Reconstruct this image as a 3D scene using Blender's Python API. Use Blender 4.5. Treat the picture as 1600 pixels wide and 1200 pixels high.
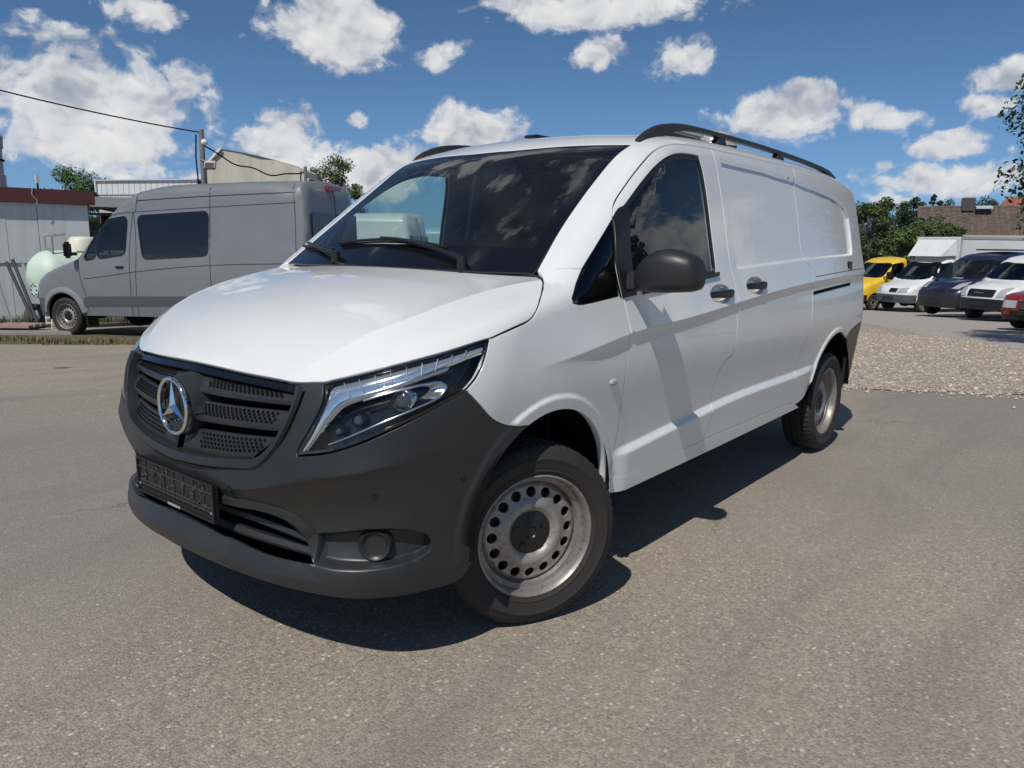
import bpy, bmesh, math, random
import numpy as np
from mathutils import Matrix, Vector
from mathutils.geometry import delaunay_2d_cdt

for o in list(bpy.data.objects): bpy.data.objects.remove(o)
scene = bpy.context.scene
COL = scene.collection
rad = math.radians

# ---------------------------------------------------------------- camera
CAM = np.array([2.078, 2.456, 1.364]); YAW, PITCH, ROLL, FPX = rad(219.28), rad(-10.46), rad(0.72), 1179.4
def cam_axes():
    f = np.array([math.cos(PITCH)*math.cos(YAW), math.cos(PITCH)*math.sin(YAW), math.sin(PITCH)])
    r = np.cross(f, [0,0,1]); r /= np.linalg.norm(r); u = np.cross(r, f)
    c, s = math.cos(ROLL), math.sin(ROLL)
    return c*r+s*u, -s*r+c*u, f
_r, _u, _f = cam_axes()
cd = bpy.data.cameras.new('camera'); camo = bpy.data.objects.new('camera', cd); COL.objects.link(camo)
camo.matrix_world = Matrix(((_r[0],_u[0],-_f[0],CAM[0]),(_r[1],_u[1],-_f[1],CAM[1]),(_r[2],_u[2],-_f[2],CAM[2]),(0,0,0,1)))
cd.sensor_fit = 'HORIZONTAL'; cd.sensor_width = 36; cd.lens = 36*FPX/1600; cd.clip_start = .05; cd.clip_end = 3000
scene.camera = camo
scene.render.resolution_x, scene.render.resolution_y = 1024, 768
vs = scene.view_settings; vs.view_transform = 'Standard'; vs.look = 'None'; vs.gamma = 1; vs.use_curve_mapping = False
vs.exposure = EXPOSURE = 0.0

# ---------------------------------------------------------------- sun and sky
SUN_DIR = np.array([.75, .195, 1.0]); SUN_DIR /= np.linalg.norm(SUN_DIR)
sl = bpy.data.lights.new('sun', 'SUN'); sl.energy = 3.7; sl.angle = rad(.53); sl.color = (1, .955, .89)
so = bpy.data.objects.new('sun', sl); COL.objects.link(so)
so.rotation_euler = Vector(-SUN_DIR).to_track_quat('-Z', 'Y').to_euler(); so.location = (4, 4, 12)
SUN_EL = math.asin(SUN_DIR[2]); SUN_AZ = math.atan2(SUN_DIR[0], SUN_DIR[1])   # sky rotation is measured from +Y

class N:
    """small node-tree helper"""
    def __init__(s, tree): s.t = tree; s.n = tree.nodes; s.l = tree.links
    def new(s, kind, ins=None, **kw):
        n = s.n.new(kind)
        for k, v in kw.items(): setattr(n, k, v)
        for k, v in (ins or {}).items(): s.put(n.inputs[k], v)
        return n
    def put(s, sock, v):
        if hasattr(v, 'outputs'): s.l.new(v.outputs[0], sock)
        elif isinstance(v, bpy.types.NodeSocket): s.l.new(v, sock)
        else: sock.default_value = v
    def math(s, op, a, b=None, c=None, clamp=False):
        n = s.n.new('ShaderNodeMath'); n.operation = op; n.use_clamp = clamp
        for i, v in enumerate((a, b, c)):
            if v is not None: s.put(n.inputs[i], v)
        return n.outputs[0]
    def vmath(s, op, a, b=None, out=0):
        n = s.n.new('ShaderNodeVectorMath'); n.operation = op
        s.put(n.inputs[0], a)
        if b is not None: s.put(n.inputs[1], b)
        return n.outputs[out]
    def mix(s, f, a, b):
        n = s.n.new('ShaderNodeMix'); n.data_type = 'RGBA'
        s.put(n.inputs[0], f); s.put(n.inputs[6], a); s.put(n.inputs[7], b)
        return n.outputs[2]
    def ramp(s, f, stops, interp='LINEAR'):
        n = s.n.new('ShaderNodeValToRGB'); n.color_ramp.interpolation = interp; e = n.color_ramp.elements
        while len(e) < len(stops): e.new(.5)
        for q, (p, c) in zip(e, stops):
            q.position = p; q.color = (c, c, c, 1) if isinstance(c, (int, float)) else (*c[:3], 1)
        s.put(n.inputs[0], f); return n.outputs[0]
    def noise(s, vec, scale, detail=4, rough=.5, dist=0, out=0):
        n = s.n.new('ShaderNodeTexNoise'); n.inputs['Scale'].default_value = scale; n.inputs['Detail'].default_value = detail
        n.inputs['Roughness'].default_value = rough; n.inputs['Distortion'].default_value = dist
        if vec is not None: s.put(n.inputs['Vector'], vec)
        return n.outputs[out]
    def voro(s, vec, scale, feature='F1', out='Distance', rnd=1):
        n = s.n.new('ShaderNodeTexVoronoi'); n.feature = feature; n.inputs['Scale'].default_value = scale
        n.inputs['Randomness'].default_value = rnd
        if vec is not None: s.put(n.inputs['Vector'], vec)
        return n.outputs[out]
    def bump(s, h, strength=.3, dist=.01):
        n = s.n.new('ShaderNodeBump'); n.inputs['Strength'].default_value = strength; n.inputs['Distance'].default_value = dist
        s.put(n.inputs['Height'], h); return n.outputs[0]

world = bpy.data.worlds.new('World'); scene.world = world; world.use_nodes = True
def build_sky():
    w = N(world.node_tree); w.n.clear()
    sky = w.new('ShaderNodeTexSky', sky_type='NISHITA', sun_disc=False, sun_elevation=SUN_EL, sun_rotation=SUN_AZ,
                altitude=300, air_density=.42, dust_density=0., ozone_density=5.5)
    tc = w.new('ShaderNodeTexCoord').outputs['Generated']
    dirn = w.vmath('NORMALIZE', tc)
    sep = w.new('ShaderNodeSeparateXYZ', {0: dirn})
    dz = sep.outputs[2]
    # cumulus: a flat-based layer of fractal noise, gathered round a number of centres
    # domain: azimuth (from the middle of the bank of cloud) and elevation on the dome
    A0 = -2.4556
    fx, fy = math.cos(A0), math.sin(A0)
    az = w.math('ARCTAN2', w.vmath('DOT_PRODUCT', dirn, (-fy, fx, 0), 1), w.vmath('DOT_PRODUCT', dirn, (fx, fy, 0), 1)); el = w.math('ARCSINE', dz)
    # clouds: azimuth, elevation, half-width, half-height (radians), weight
    C = [(-1.9236,.1513,.158,.062,1),(-2.008,.1078,.070,.045,.9),(-1.9038,.0939,.150,.045,.70),(-2.2511,.2498,.093,.053,1),(-2.3555,.2269,.034,.025,.8),(-2.0248,.2521,.051,.022,.7),
         (-2.5486,.2811,.144,.027,1),(-2.6558,.222,.047,.027,.9),(-2.5661,.2311,.044,.022,.85),(-2.1634,.1143,.047,.042,1),(-2.2903,.0932,.11,.034,1),(-2.4074,.1398,.072,.034,1),
         (-2.2599,.1468,.024,.015,.55),(-2.7904,.1546,.093,.031,1),(-2.8638,.1526,.034,.02,.8),(-2.9077,.1447,.041,.017,.9),(-2.9638,.1106,.049,.019,.9),(-2.8024,.1836,.025,.012,.75),
         (-2.9563,.0746,.076,.027,1),(-3.0194,.0794,.042,.025,.9),(-3.0078,.1815,.042,.022,.85),(-3.0021,.1555,.042,.017,.7),(-2.9015,.0923,.019,.012,.7),(-3.0191,.1078,.019,.012,.6),
         (-1.9106,.2335,.03,.015,.6),(-1.9737,.2049,.03,.014,.5),(-2.0844,.0687,.110,.026,.75),(-2.9127,.0578,.051,.019,.7)]
    pos = None; ae = w.new('ShaderNodeCombineXYZ', {0: az, 1: el}).outputs[0]
    for (a0, e0, sx, sy, wt) in C:
        k = .62
        r = w.vmath('LENGTH', w.vmath('MULTIPLY', w.vmath('SUBTRACT', ae, (a0-A0, e0, 0)), (math.cos(e0)/sx*k*wt, k*wt/sy, 0)), out=1)
        b = w.math('SUBTRACT', wt, r)
        pos = b if pos is None else w.math('MAXIMUM', pos, b)
    # elsewhere in the sky the same kind of fair-weather cloud, scattered by low-frequency noise
    flat = w.new('ShaderNodeCombineXYZ', {0: az, 1: w.math('MULTIPLY', el, 1.6), 2: 0.0}).outputs[0]
    big = w.noise(w.vmath('ADD', flat, (3.3, 1.7, 0)), 2.6, 2, .5)
    da = w.math('ABSOLUTE', az)
    away = w.math('MAXIMUM', w.math('MULTIPLY', w.math('SUBTRACT', da, .66), 6.0), w.math('MULTIPLY', w.math('SUBTRACT', el, .40), 8.0))
    away = w.math('MINIMUM', w.math('MAXIMUM', away, 0.0), 1.0)
    gen = w.math('ADD', w.math('MULTIPLY', w.math('SUBTRACT', big, .50), 3.2), .1)
    gen = w.math('ADD', gen, w.math('MULTIPLY', w.math('SUBTRACT', away, 1.0), 3.0))
    pos = w.math('MAXIMUM', pos, gen)
    wp = w.vmath('ADD', dirn, w.vmath('MULTIPLY', w.vmath('SUBTRACT', w.noise(dirn, 16, 2, .55, out=1), (.5,.5,.5)), (.035,.035,.035)))
    st = w.vmath('MULTIPLY', wp, (1, 1, 1.2))
    def puff(vec, scale, detail, rough):
        v = w.new('ShaderNodeTexVoronoi', {'Vector': vec, 'Scale': scale, 'Detail': detail, 'Roughness': rough, 'Lacunarity': 2.1}, feature='F1', normalize=True)
        return w.math('SUBTRACT', 1.0, v.outputs['Distance'])
    def dens(vec, dv, dn):
        return w.math('ADD', w.math('MULTIPLY', puff(vec, 17, dv, .55), 1.15), w.math('MULTIPLY', w.noise(vec, 11, dn, .66), 1.25))
    n0 = dens(st, 2, 6)
    def lifted(k): return w.vmath('ADD', st, tuple(Vector((SUN_DIR[0]*.6, SUN_DIR[1]*.6, SUN_DIR[2]))*k))
    n1 = dens(lifted(.010), 1, 3); n2 = w.noise(lifted(.045), 9, 1, .5); n3 = w.noise(st, 9, 1, .5)
    thick = w.math('ADD', w.math('SUBTRACT', n0, 1.40), w.math('MULTIPLY', w.math('SUBTRACT', pos, .40), .92))
    alpha = w.ramp(w.math('MULTIPLY', thick, 2.4), [(0, 0), (.14, .16), (.40, .74), (.75, .975)], 'EASE')
    lit = w.math('ADD', w.math('MULTIPLY_ADD', w.math('SUBTRACT', n0, n1), 1.5, .62), w.math('MULTIPLY', w.math('SUBTRACT', n3, n2), 1.5))
    deep = w.math('MULTIPLY', w.math('MAXIMUM', w.math('SUBTRACT', thick, .30), 0.0), .45)
    shade = w.math('SUBTRACT', lit, deep, clamp=True)
    ccol = w.ramp(shade, [(0, (3.1, 3.5, 4.3)), (.30, (4.5, 4.8, 5.4)), (.56, (6.8, 6.9, 7.1)), (1, (8.4, 8.35, 8.2))])
    alpha = w.math('MULTIPLY', alpha, w.math('MULTIPLY_ADD', dz, 30.0, .3, clamp=True))
    # pale haze low in the sky
    hz = w.math('MULTIPLY', w.math('POWER', 2.718, w.math('MULTIPLY', w.math('MAXIMUM', el, 0.0), -9.0)), .92)
    clear = w.mix(hz, w.vmath('MULTIPLY', sky, (.97, 1.15, 1.09)), (1.62, 2.80, 4.40, 1))
    out = w.mix(alpha, clear, ccol)
    bg = w.new('ShaderNodeBackground', {'Color': out, 'Strength': .098})
    o = w.new('ShaderNodeOutputWorld'); w.l.new(bg.outputs[0], o.inputs[0])
build_sky()
world.cycles.sampling_method = 'MANUAL'; world.cycles.sample_map_resolution = 512

# ---------------------------------------------------------------- materials
MATS = {}
def mat(name, base=(.5,.5,.5), rough=.5, metal=0., coat=0., spec=.5, build=None, **kw):
    if name in MATS: return MATS[name]
    m = bpy.data.materials.new(name); m.use_nodes = True; n = N(m.node_tree)
    b = n.n['Principled BSDF']; b.inputs['Base Color'].default_value = (*base, 1); b.inputs['Roughness'].default_value = rough
    b.inputs['Metallic'].default_value = metal; b.inputs['Coat Weight'].default_value = coat; b.inputs['Coat Roughness'].default_value = .03
    b.inputs['Specular IOR Level'].default_value = spec
    for k, v in kw.items(): b.inputs[k].default_value = v
    if build: build(n, b)
    MATS[name] = m; return m
def objco(n): return n.new('ShaderNodeTexCoord').outputs['Object']
def worldco(n): return n.new('ShaderNodeNewGeometry').outputs['Position']
def dusty(base, dirt, amt=.25, scale=3., z0=None):
    """paint with faint dust in patches"""
    def f(n, b):
        p = objco(n); k = n.noise(p, scale, 6, .6)
        k = n.ramp(k, [(.42, 0), (.75, amt)])
        n.put(b.inputs['Base Color'], n.mix(k, (*base, 1), (*dirt, 1)))
        k2 = n.noise(p, scale*9, 3, .5)
        n.put(b.inputs['Roughness'], n.math('MULTIPLY_ADD', k2, .18, b.inputs['Roughness'].default_value-.06))
        film = n.noise(n.vmath('MULTIPLY', p, (1, 1, .35)), 14, 5, .7)          # road film and dust specks
        n.put(b.inputs['Coat Roughness'], n.ramp(film, [(.45, .02), (.75, .16)]))
        wv = n.bump(n.noise(p, 5.5, 2, .4), .05, .012); n.put(b.inputs['Coat Normal'], wv)
    return f
def grain(base, amp=.25, scale=400, bump=.12, dist=.002):
    def f(n, b):
        p = objco(n); k = n.noise(p, scale, 2, .5)
        big = n.noise(p, 4, 4, .6)
        lo = tuple(c*(1-amp) for c in base); hi = tuple(c*(1+amp) for c in base)
        n.put(b.inputs['Base Color'], n.mix(big, (*lo, 1), (*hi, 1)))
        n.put(b.inputs['Normal'], n.bump(k, bump, dist))
        n.put(b.inputs['Roughness'], n.math('MULTIPLY_ADD', big, .2, b.inputs['Roughness'].default_value-.1))
    return f
def glass(name, tint=(.55,.62,.6), ior=1.5, dirt=.0, gain=1.35):
    if name in MATS: return MATS[name]
    m = bpy.data.materials.new(name); m.use_nodes = True; n = N(m.node_tree); n.n.remove(n.n['Principled BSDF'])
    out = n.n['Material Output']
    bf = n.new('ShaderNodeNewGeometry').outputs['Backfacing']      # a thin pane: the same from both sides
    fr = n.new('ShaderNodeFresnel', {'IOR': n.math('MULTIPLY_ADD', bf, 1/ior-ior, ior)}).outputs[0]
    fr = n.math('MULTIPLY', fr, gain, clamp=True)
    tr = n.new('ShaderNodeBsdfTransparent', {'Color': (*tint, 1)}); gl = n.new('ShaderNodeBsdfGlossy', {'Roughness': .0, 'Color': (1,1,1,1)})
    mx = n.new('ShaderNodeMixShader', {0: fr, 1: tr, 2: gl})
    last = mx
    if dirt:
        df = n.new('ShaderNodeBsdfDiffuse', {'Color': (.5,.48,.44,1)})
        k = n.noise(objco(n), 5, 6, .65); k = n.ramp(k, [(.35, dirt*.25), (.8, dirt)])
        last = n.new('ShaderNodeMixShader', {0: k, 1: mx, 2: df})
    n.l.new(last.outputs[0], out.inputs[0]); MATS[name] = m; return m

WHITE = mat('white_paint', (.73,.745,.735), .32, coat=1., build=dusty((.73,.745,.735), (.63,.62,.585), .35))
def plastic_nodes(n, b):
    p = objco(n); fine = n.noise(p, 900, 2, .5); big = n.noise(p, 2.6, 6, .65); sc = n.noise(n.vmath('MULTIPLY', p, (3, 3, 40)), 3, 4, .6)
    c = n.ramp(big, [(.3, (.019,.0205,.022)), (.6, (.026,.0275,.029)), (.8, (.042,.042,.041))]); c = n.mix(n.ramp(sc, [(.66, 0), (.74, .35)]), c, (.060,.059,.057,1))
    n.put(b.inputs['Base Color'], c); n.put(b.inputs['Roughness'], n.math('MULTIPLY_ADD', big, .20, .28)); n.put(b.inputs['Normal'], n.bump(fine, .07, .001))
PLASTIC = mat('grey_plastic', (.036,.038,.040), .42, build=plastic_nodes)
BLACKP = mat('black_plastic', (.012,.012,.013), .38)
TRIMBLK = mat('gloss_black', (.006,.006,.007), .12, coat=.5)
DARK = mat('dark_void', (.004,.004,.0045), .9, spec=.1)
RUBBER = mat('rubber', (.022,.021,.020), .78, build=grain((.024,.022,.020), .3, 260, .2, .001))
CHROME = mat('chrome', (.82,.83,.85), .08, metal=1.)
def steel_nodes(n, b):
    p = objco(n); k = n.noise(p, 9, 6, .65); f = n.noise(p, 60, 4, .6)
    c = n.ramp(k, [(.3, (.25,.24,.225)), (.55, (.36,.345,.325)), (.75, (.42,.405,.38))]); c = n.mix(n.ramp(f, [(.52, 0), (.72, .75)]), c, (.12,.085,.06,1))
    r2 = n.vmath('LENGTH', n.vmath('MULTIPLY', p, (1, 0, 1)), out=1); c = n.mix(n.ramp(r2, [(.188, 0), (.200, .45), (.218, .15)]), c, (.14,.11,.085,1))
    n.put(b.inputs['Base Color'], c); n.put(b.inputs['Roughness'], n.math('MULTIPLY_ADD', f, .25, .34)); n.put(b.inputs['Normal'], n.bump(f, .08, .001))
STEEL = mat('wheel_steel', (.30,.285,.27), .45, metal=.55, build=steel_nodes)
GLASSW = glass('windscreen_glass', (.76,.86,.84), 1.52, .035, 1.05)
GLASSD = glass('door_glass', (.66,.78,.75), 1.52, .015, 1.1)
GLASSL = glass('lamp_glass', (.93,.95,.96), 1.40, 0, .9)
GLASSK = glass('dark_glass', (.10,.12,.12), 1.52)
INTER = mat('interior_plastic', (.045,.045,.047), .6)
SEATM = mat('seat_cloth', (.035,.035,.038), .9)
LINER = mat('headliner', (.30,.30,.29), .9)

# ---------------------------------------------------------------- object helpers
def link(o, parent=None):
    COL.objects.link(o)
    if parent is not None: o.parent = parent
    return o
def tag(o, label=None, cat=None, group=None, kind=None):
    if label: o['label'] = label
    if cat: o['category'] = cat
    if group: o['group'] = group
    if kind: o['kind'] = kind
    return o
def empty(name, loc=(0,0,0), rz=0, label=None, cat=None, group=None):
    o = bpy.data.objects.new(name, None); o.empty_display_size = .2; o.location = loc; o.rotation_euler = (0,0,rz)
    link(o); return tag(o, label, cat, group)
def mesh(name, V, F, m, parent=None, smooth=False, normals=None):
    me = bpy.data.meshes.new(name); me.from_pydata([tuple(map(float, v)) for v in V], [], [tuple(map(int, f)) for f in F]); me.update()
    if m is not None:
        for q in (m if isinstance(m, (list, tuple)) else [m]): me.materials.append(q)
    if smooth or normals is not None:
        me.polygons.foreach_set('use_smooth', [True]*len(me.polygons))
    if normals is not None: me.normals_split_custom_set_from_vertices([tuple(map(float, v)) for v in normals])
    return link(bpy.data.objects.new(name, me), parent)
def obj_from_bm(name, bm, m, parent=None, smooth=False, autosmooth=None):
    me = bpy.data.meshes.new(name); bm.to_mesh(me); bm.free()
    for q in (m if isinstance(m, (list, tuple)) else [m]): me.materials.append(q)
    if smooth: me.polygons.foreach_set('use_smooth', [True]*len(me.polygons))
    if autosmooth is not None: me.set_sharp_from_angle(angle=rad(autosmooth))
    return link(bpy.data.objects.new(name, me), parent)
def dup(o, parent=None):
    c = o.copy(); COL.objects.link(c); c.parent = parent
    return c
def copy_tree(o, parent=None):
    c = dup(o, parent)
    for ch in list(o.children): copy_tree(ch, c)
    return c

class MB:
    """collects simple solids into one mesh"""
    def __init__(s): s.v = []; s.f = []
    def add(s, V, F):
        k = len(s.v); s.v += [tuple(map(float, v)) for v in V]; s.f += [tuple(int(i)+k for i in f) for f in F]; return s
    def box(s, c, d, rz=0, rx=0, ry=0):
        M = Matrix.Rotation(rz, 3, 'Z') @ Matrix.Rotation(ry, 3, 'Y') @ Matrix.Rotation(rx, 3, 'X')
        V = [Vector(c) + M @ Vector((d[0]*x/2, d[1]*y/2, d[2]*z/2)) for x in (-1,1) for y in (-1,1) for z in (-1,1)]
        return s.add(V, [(0,1,3,2),(4,6,7,5),(0,4,5,1),(2,3,7,6),(0,2,6,4),(1,5,7,3)])
    def beam(s, a, b, w, h):
        a, b = Vector(a), Vector(b); d = (b-a).normalized(); up = Vector((0,0,1)) if abs(d.z) < .95 else Vector((1,0,0))
        x = d.cross(up).normalized()*w/2; y = x.cross(d).normalized()*h/2
        V = [p + i*x + j*y for p in (a, b) for i, j in ((-1,-1),(1,-1),(1,1),(-1,1))]
        return s.add(V, [(3,2,1,0),(4,5,6,7),(0,1,5,4),(1,2,6,5),(2,3,7,6),(3,0,4,7)])
    def tube(s, pts, r, n=8, caps=True):
        P = [Vector(p) for p in pts]; R = r if isinstance(r, (list, tuple)) else [r]*len(P); V = []; F = []
        prev = None
        for i, p in enumerate(P):
            t = (P[min(i+1, len(P)-1)] - P[max(i-1, 0)]).normalized()
            if prev is None:
                up = Vector((0,0,1)) if abs(t.z) < .9 else Vector((1,0,0)); x = t.cross(up).normalized()
            else: x = (prev - t*prev.dot(t)).normalized()
            prev = x; y = t.cross(x)
            V += [p + R[i]*(math.cos(2*math.pi*k/n)*x + math.sin(2*math.pi*k/n)*y) for k in range(n)]
        for i in range(len(P)-1):
            for k in range(n):
                a = i*n+k; b = i*n+(k+1) % n; F.append((a, b, b+n, a+n))
        if caps: F.append(tuple(range(n-1, -1, -1))); F.append(tuple((len(P)-1)*n+k for k in range(n)))
        return s.add(V, F)
    def lathe(s, prof, axis_o, axis='z', n=32, a0=0, a1=2*math.pi):
        full = abs(a1-a0-2*math.pi) < 1e-6; m = n if full else n+1; V = []; F = []
        for i in range(m):
            a = a0+(a1-a0)*i/n; c, q = math.cos(a), math.sin(a)
            for (r, h) in prof:
                p = {'z': (r*c, r*q, h), 'y': (r*c, h, r*q), 'x': (h, r*c, r*q)}[axis]
                V.append(tuple(p[k]+axis_o[k] for k in range(3)))
        L = len(prof)
        for i in range(n):
            for j in range(L-1):
                a = i*L+j; b = ((i+1) % m)*L+j; F.append((a, b, b+1, a+1))
        return s.add(V, F)
    def ball(s, c, r, n=10, sq=(1,1,1)):
        V = []; F = []; m = n//2+1
        for i in range(m+1):
            t = math.pi*i/m
            for k in range(n):
                a = 2*math.pi*k/n; V.append((c[0]+r*sq[0]*math.sin(t)*math.cos(a), c[1]+r*sq[1]*math.sin(t)*math.sin(a), c[2]+r*sq[2]*math.cos(t)))
        for i in range(m):
            for k in range(n):
                F.append((i*n+k, (i+1)*n+k, (i+1)*n+(k+1) % n, i*n+(k+1) % n))
        return s.add(V, F)
    def build(s, name, m, parent=None, smooth=None, bevel=0, weld=False):
        me = bpy.data.meshes.new(name); me.from_pydata(s.v, [], s.f); me.update()
        bm = bmesh.new(); bm.from_mesh(me)
        if weld: bmesh.ops.remove_doubles(bm, verts=bm.verts, dist=1e-5)
        bmesh.ops.recalc_face_normals(bm, faces=bm.faces)
        if bevel: bmesh.ops.bevel(bm, geom=bm.edges[:], offset=bevel, segments=2, affect='EDGES', clamp_overlap=True)
        bm.to_mesh(me); bm.free()
        for q in (m if isinstance(m, (list, tuple)) else [m]): me.materials.append(q)
        if smooth is not None:
            me.polygons.foreach_set('use_smooth', [True]*len(me.polygons)); me.set_sharp_from_angle(angle=rad(smooth))
        return link(bpy.data.objects.new(name, me), parent)

# ---------------------------------------------------------------- implicit vehicle bodies
def smax(a, b, k):
    h = np.clip(.5+.5*(a-b)/k, 0, 1); return b+(a-b)*h+k*h*(1-h)
def sstep(a, b, x):
    t = np.clip((x-a)/(b-a), 0, 1); return t*t*(3-2*t)
def spl(xs, ys, m=1500):
    xs = np.array(xs, float); ys = np.array(ys, float); n = len(xs); h = np.diff(xs)
    A = np.zeros((n,n)); r = np.zeros(n); A[0,0] = A[-1,-1] = 1
    for i in range(1, n-1):
        A[i,i-1] = h[i-1]; A[i,i] = 2*(h[i-1]+h[i]); A[i,i+1] = h[i]; r[i] = 6*((ys[i+1]-ys[i])/h[i]-(ys[i]-ys[i-1])/h[i-1])
    M = np.linalg.solve(A, r)
    def f(x):
        xc = np.clip(x, xs[0], xs[-1]); i = np.clip(np.searchsorted(xs, xc)-1, 0, n-2)
        a = (xs[i+1]-xc)/h[i]; b = (xc-xs[i])/h[i]
        y = a*ys[i]+b*ys[i+1]+((a**3-a)*M[i]+(b**3-b)*M[i+1])*h[i]**2/6
        s0 = (ys[1]-ys[0])/h[0]-h[0]*M[1]/6; s1 = (ys[-1]-ys[-2])/h[-1]+h[-1]*M[-2]/6
        return y+np.where(x < xs[0], (x-xs[0])*s0, 0)+np.where(x > xs[-1], (x-xs[-1])*s1, 0)
    return f
def poly_sdf(poly, u, v):
    """signed distance to a polygon (inside negative)"""
    P = np.asarray(poly, float); d = np.full(np.shape(u), 1e9); s = np.ones(np.shape(u)); n = len(P)
    for i in range(n):
        a = P[i]; b = P[i-1]; e = b-a; wu = u-a[0]; wv = v-a[1]
        t = np.clip((wu*e[0]+wv*e[1])/(e@e), 0, 1); d = np.minimum(d, (wu-e[0]*t)**2+(wv-e[1]*t)**2)
        c1 = v >= a[1]; c2 = v < b[1]; c3 = e[0]*wv > e[1]*wu
        fl = (c1 & c2 & c3) | (~c1 & ~c2 & ~c3); s = np.where(fl, -s, s)
    return s*np.sqrt(d)
class Body:
    """closed body: sides, roof, windscreen, bonnet, front and tail surfaces blended together; D < 0 inside"""
    def __init__(s, **k):
        s.__dict__.update(dict(ks=.1, kr=.1, kws=.11, kf=.1, kfs=.22, khs=.05, krr=.12, hc=.035, rc=.045, wsb=.2, wsbow=.06, hsk=.12, zb=.28, cabx=.2, hoodx=-.4,
                               nohood=False, nocab=False, sidef=None, frontf=None, hoodf=None, postf=None, tailb=.09, gr=.004)); s.__dict__.update(k)
    def D(s, p):
        x, y, z = p[...,0], p[...,1], p[...,2]; ay = np.abs(y)
        W = s.wz(z)-s.taper(x)
        if s.sidef: W = W+s.sidef(x, z)
        sd = ay-W
        roof = z-(s.roofz(x)-s.rc*(y/.8)**2)
        a = rad(s.wsang); q = z-s.wsz
        ws = (x+s.wsb*y**2-s.wsx)*math.sin(a)+q*math.cos(a)+s.wsbow*q*(q-.6)
        cab = np.maximum(smax(smax(sd, ws, s.kws), roof, s.kr), x-s.cabx)
        hz = s.hoodz(x+s.hsk*y**2)-s.hc*(y/.8)**2
        if s.hoodf: hz = hz+s.hoodf(x, ay)
        fx = s.xf(z)-s.plan(ay)
        if s.frontf: fx = fx+s.frontf(ay, z)
        hood = smax(smax(sd*.97, (x-fx)*.9, s.kfs), z-hz, s.khs+(s.kf-s.khs)*sstep(.25, .65, x))
        if not s.nocab: hood = np.maximum(hood, s.hoodx-x)
        d = hood if s.nocab else cab if s.nohood else np.minimum(cab, hood)
        d = smax(d, -(x-(s.xr(z)+s.tailb*(y/.9)**4)), s.krr)
        if s.postf: d = d+s.postf(x, ay, z)
        return np.maximum(d, s.zb-z)
    def normal(s, p, e=.0015):
        g = np.stack([s.D(p+np.array(v)*e)-s.D(p-np.array(v)*e) for v in ((1,0,0),(0,1,0),(0,0,1))], -1)
        return g/np.maximum(np.linalg.norm(g, axis=-1, keepdims=True), 1e-9)
    def solve(s, o, d, t0, t1):
        a = np.full(len(o), t0); b = np.full(len(o), t1)
        for _ in range(26):
            m = (a+b)/2; ins = s.D(o+d*m[:,None]) < 0
            a = np.where(ins, m, a); b = np.where(ins, b, m)
        return o+d*((a+b)/2)[:,None]
class Chart:
    def __init__(s, kind, c=0.): s.k = kind; s.c = c
    def uv(s, P):
        P = np.atleast_2d(np.asarray(P, float))
        if s.k == 'cyl': return np.stack([P[:,0], np.arctan2(P[:,1], P[:,2]-s.c)], 1)
        if s.k == 'sph':
            d = P-np.array(s.c); return np.stack([np.arctan2(d[:,1], d[:,0]), np.arctan2(d[:,2], np.hypot(d[:,0], d[:,1]))], 1)
        if s.k == 'sphr':
            d = P-np.array(s.c); return np.stack([np.arctan2(d[:,1], -d[:,0]), np.arctan2(d[:,2], np.hypot(d[:,0], d[:,1]))], 1)
        if s.k == 'hcyl': return np.stack([1.35*np.arctan2(P[:,1], P[:,0]-s.c), P[:,2]], 1)
        if s.k == 'top': return P[:,:2].copy()
        if s.k == 'front': return P[:,1:].copy()
        if s.k == 'side': return np.stack([P[:,0], P[:,2]], 1)
    def pos(s, uv, B):
        u, v = uv[:,0], uv[:,1]; z = np.zeros_like(u)
        if s.k == 'cyl': o = np.stack([u, z, z+s.c], 1); d = np.stack([z, np.sin(v), np.cos(v)], 1); t = (.05, 2.2)
        elif s.k in ('sph', 'sphr'):
            g = 1 if s.k == 'sph' else -1
            o = np.tile(np.array(s.c, float), (len(u), 1)); d = np.stack([g*np.cos(v)*np.cos(u), np.cos(v)*np.sin(u), np.sin(v)], 1); t = (.05, 3.)
        elif s.k == 'hcyl': o = np.stack([z+s.c, z, v], 1); d = np.stack([np.cos(u/1.35), np.sin(u/1.35), z], 1); t = (.05, 3.)
        elif s.k == 'top': o = np.stack([u, v, z+.7], 1); d = np.tile(np.array([0,0,1.]), (len(u), 1)); t = (0, 2.5)
        elif s.k == 'front': o = np.stack([z+getattr(s, 'x0', -.4), u, v], 1); d = np.tile(np.array([1.,0,0]), (len(u), 1)); t = (0, 2.5)
        elif s.k == 'side': o = np.stack([u, z+.1, v], 1); d = np.tile(np.array([0,1.,0]), (len(u), 1)); t = (0, 1.5)
        return B.solve(o, d, *t)
import copy
def variant(B, **k):
    c = copy.copy(B); c.__dict__.update(k); return c
def roundpoly(P, r, step=.03):
    """closed polygon with rounded corners"""
    P = np.asarray(P, float); out = []; n = len(P)
    for i in range(n):
        a, b, c = P[i-1], P[i], P[(i+1) % n]; u = a-b; v = c-b; lu, lv = np.linalg.norm(u), np.linalg.norm(v); q = min(r, lu*.45, lv*.45)
        p0 = b+u/lu*q; p1 = b+v/lv*q
        for t in np.linspace(0, 1, 6): out.append((1-t)**2*p0+2*t*(1-t)*b+t*t*p1)
    out = np.array(out); return resample(np.vstack([out, out[:1]]), max(24, int(np.sum(np.linalg.norm(np.diff(out, axis=0), axis=1))/step)))[:-1]
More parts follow.
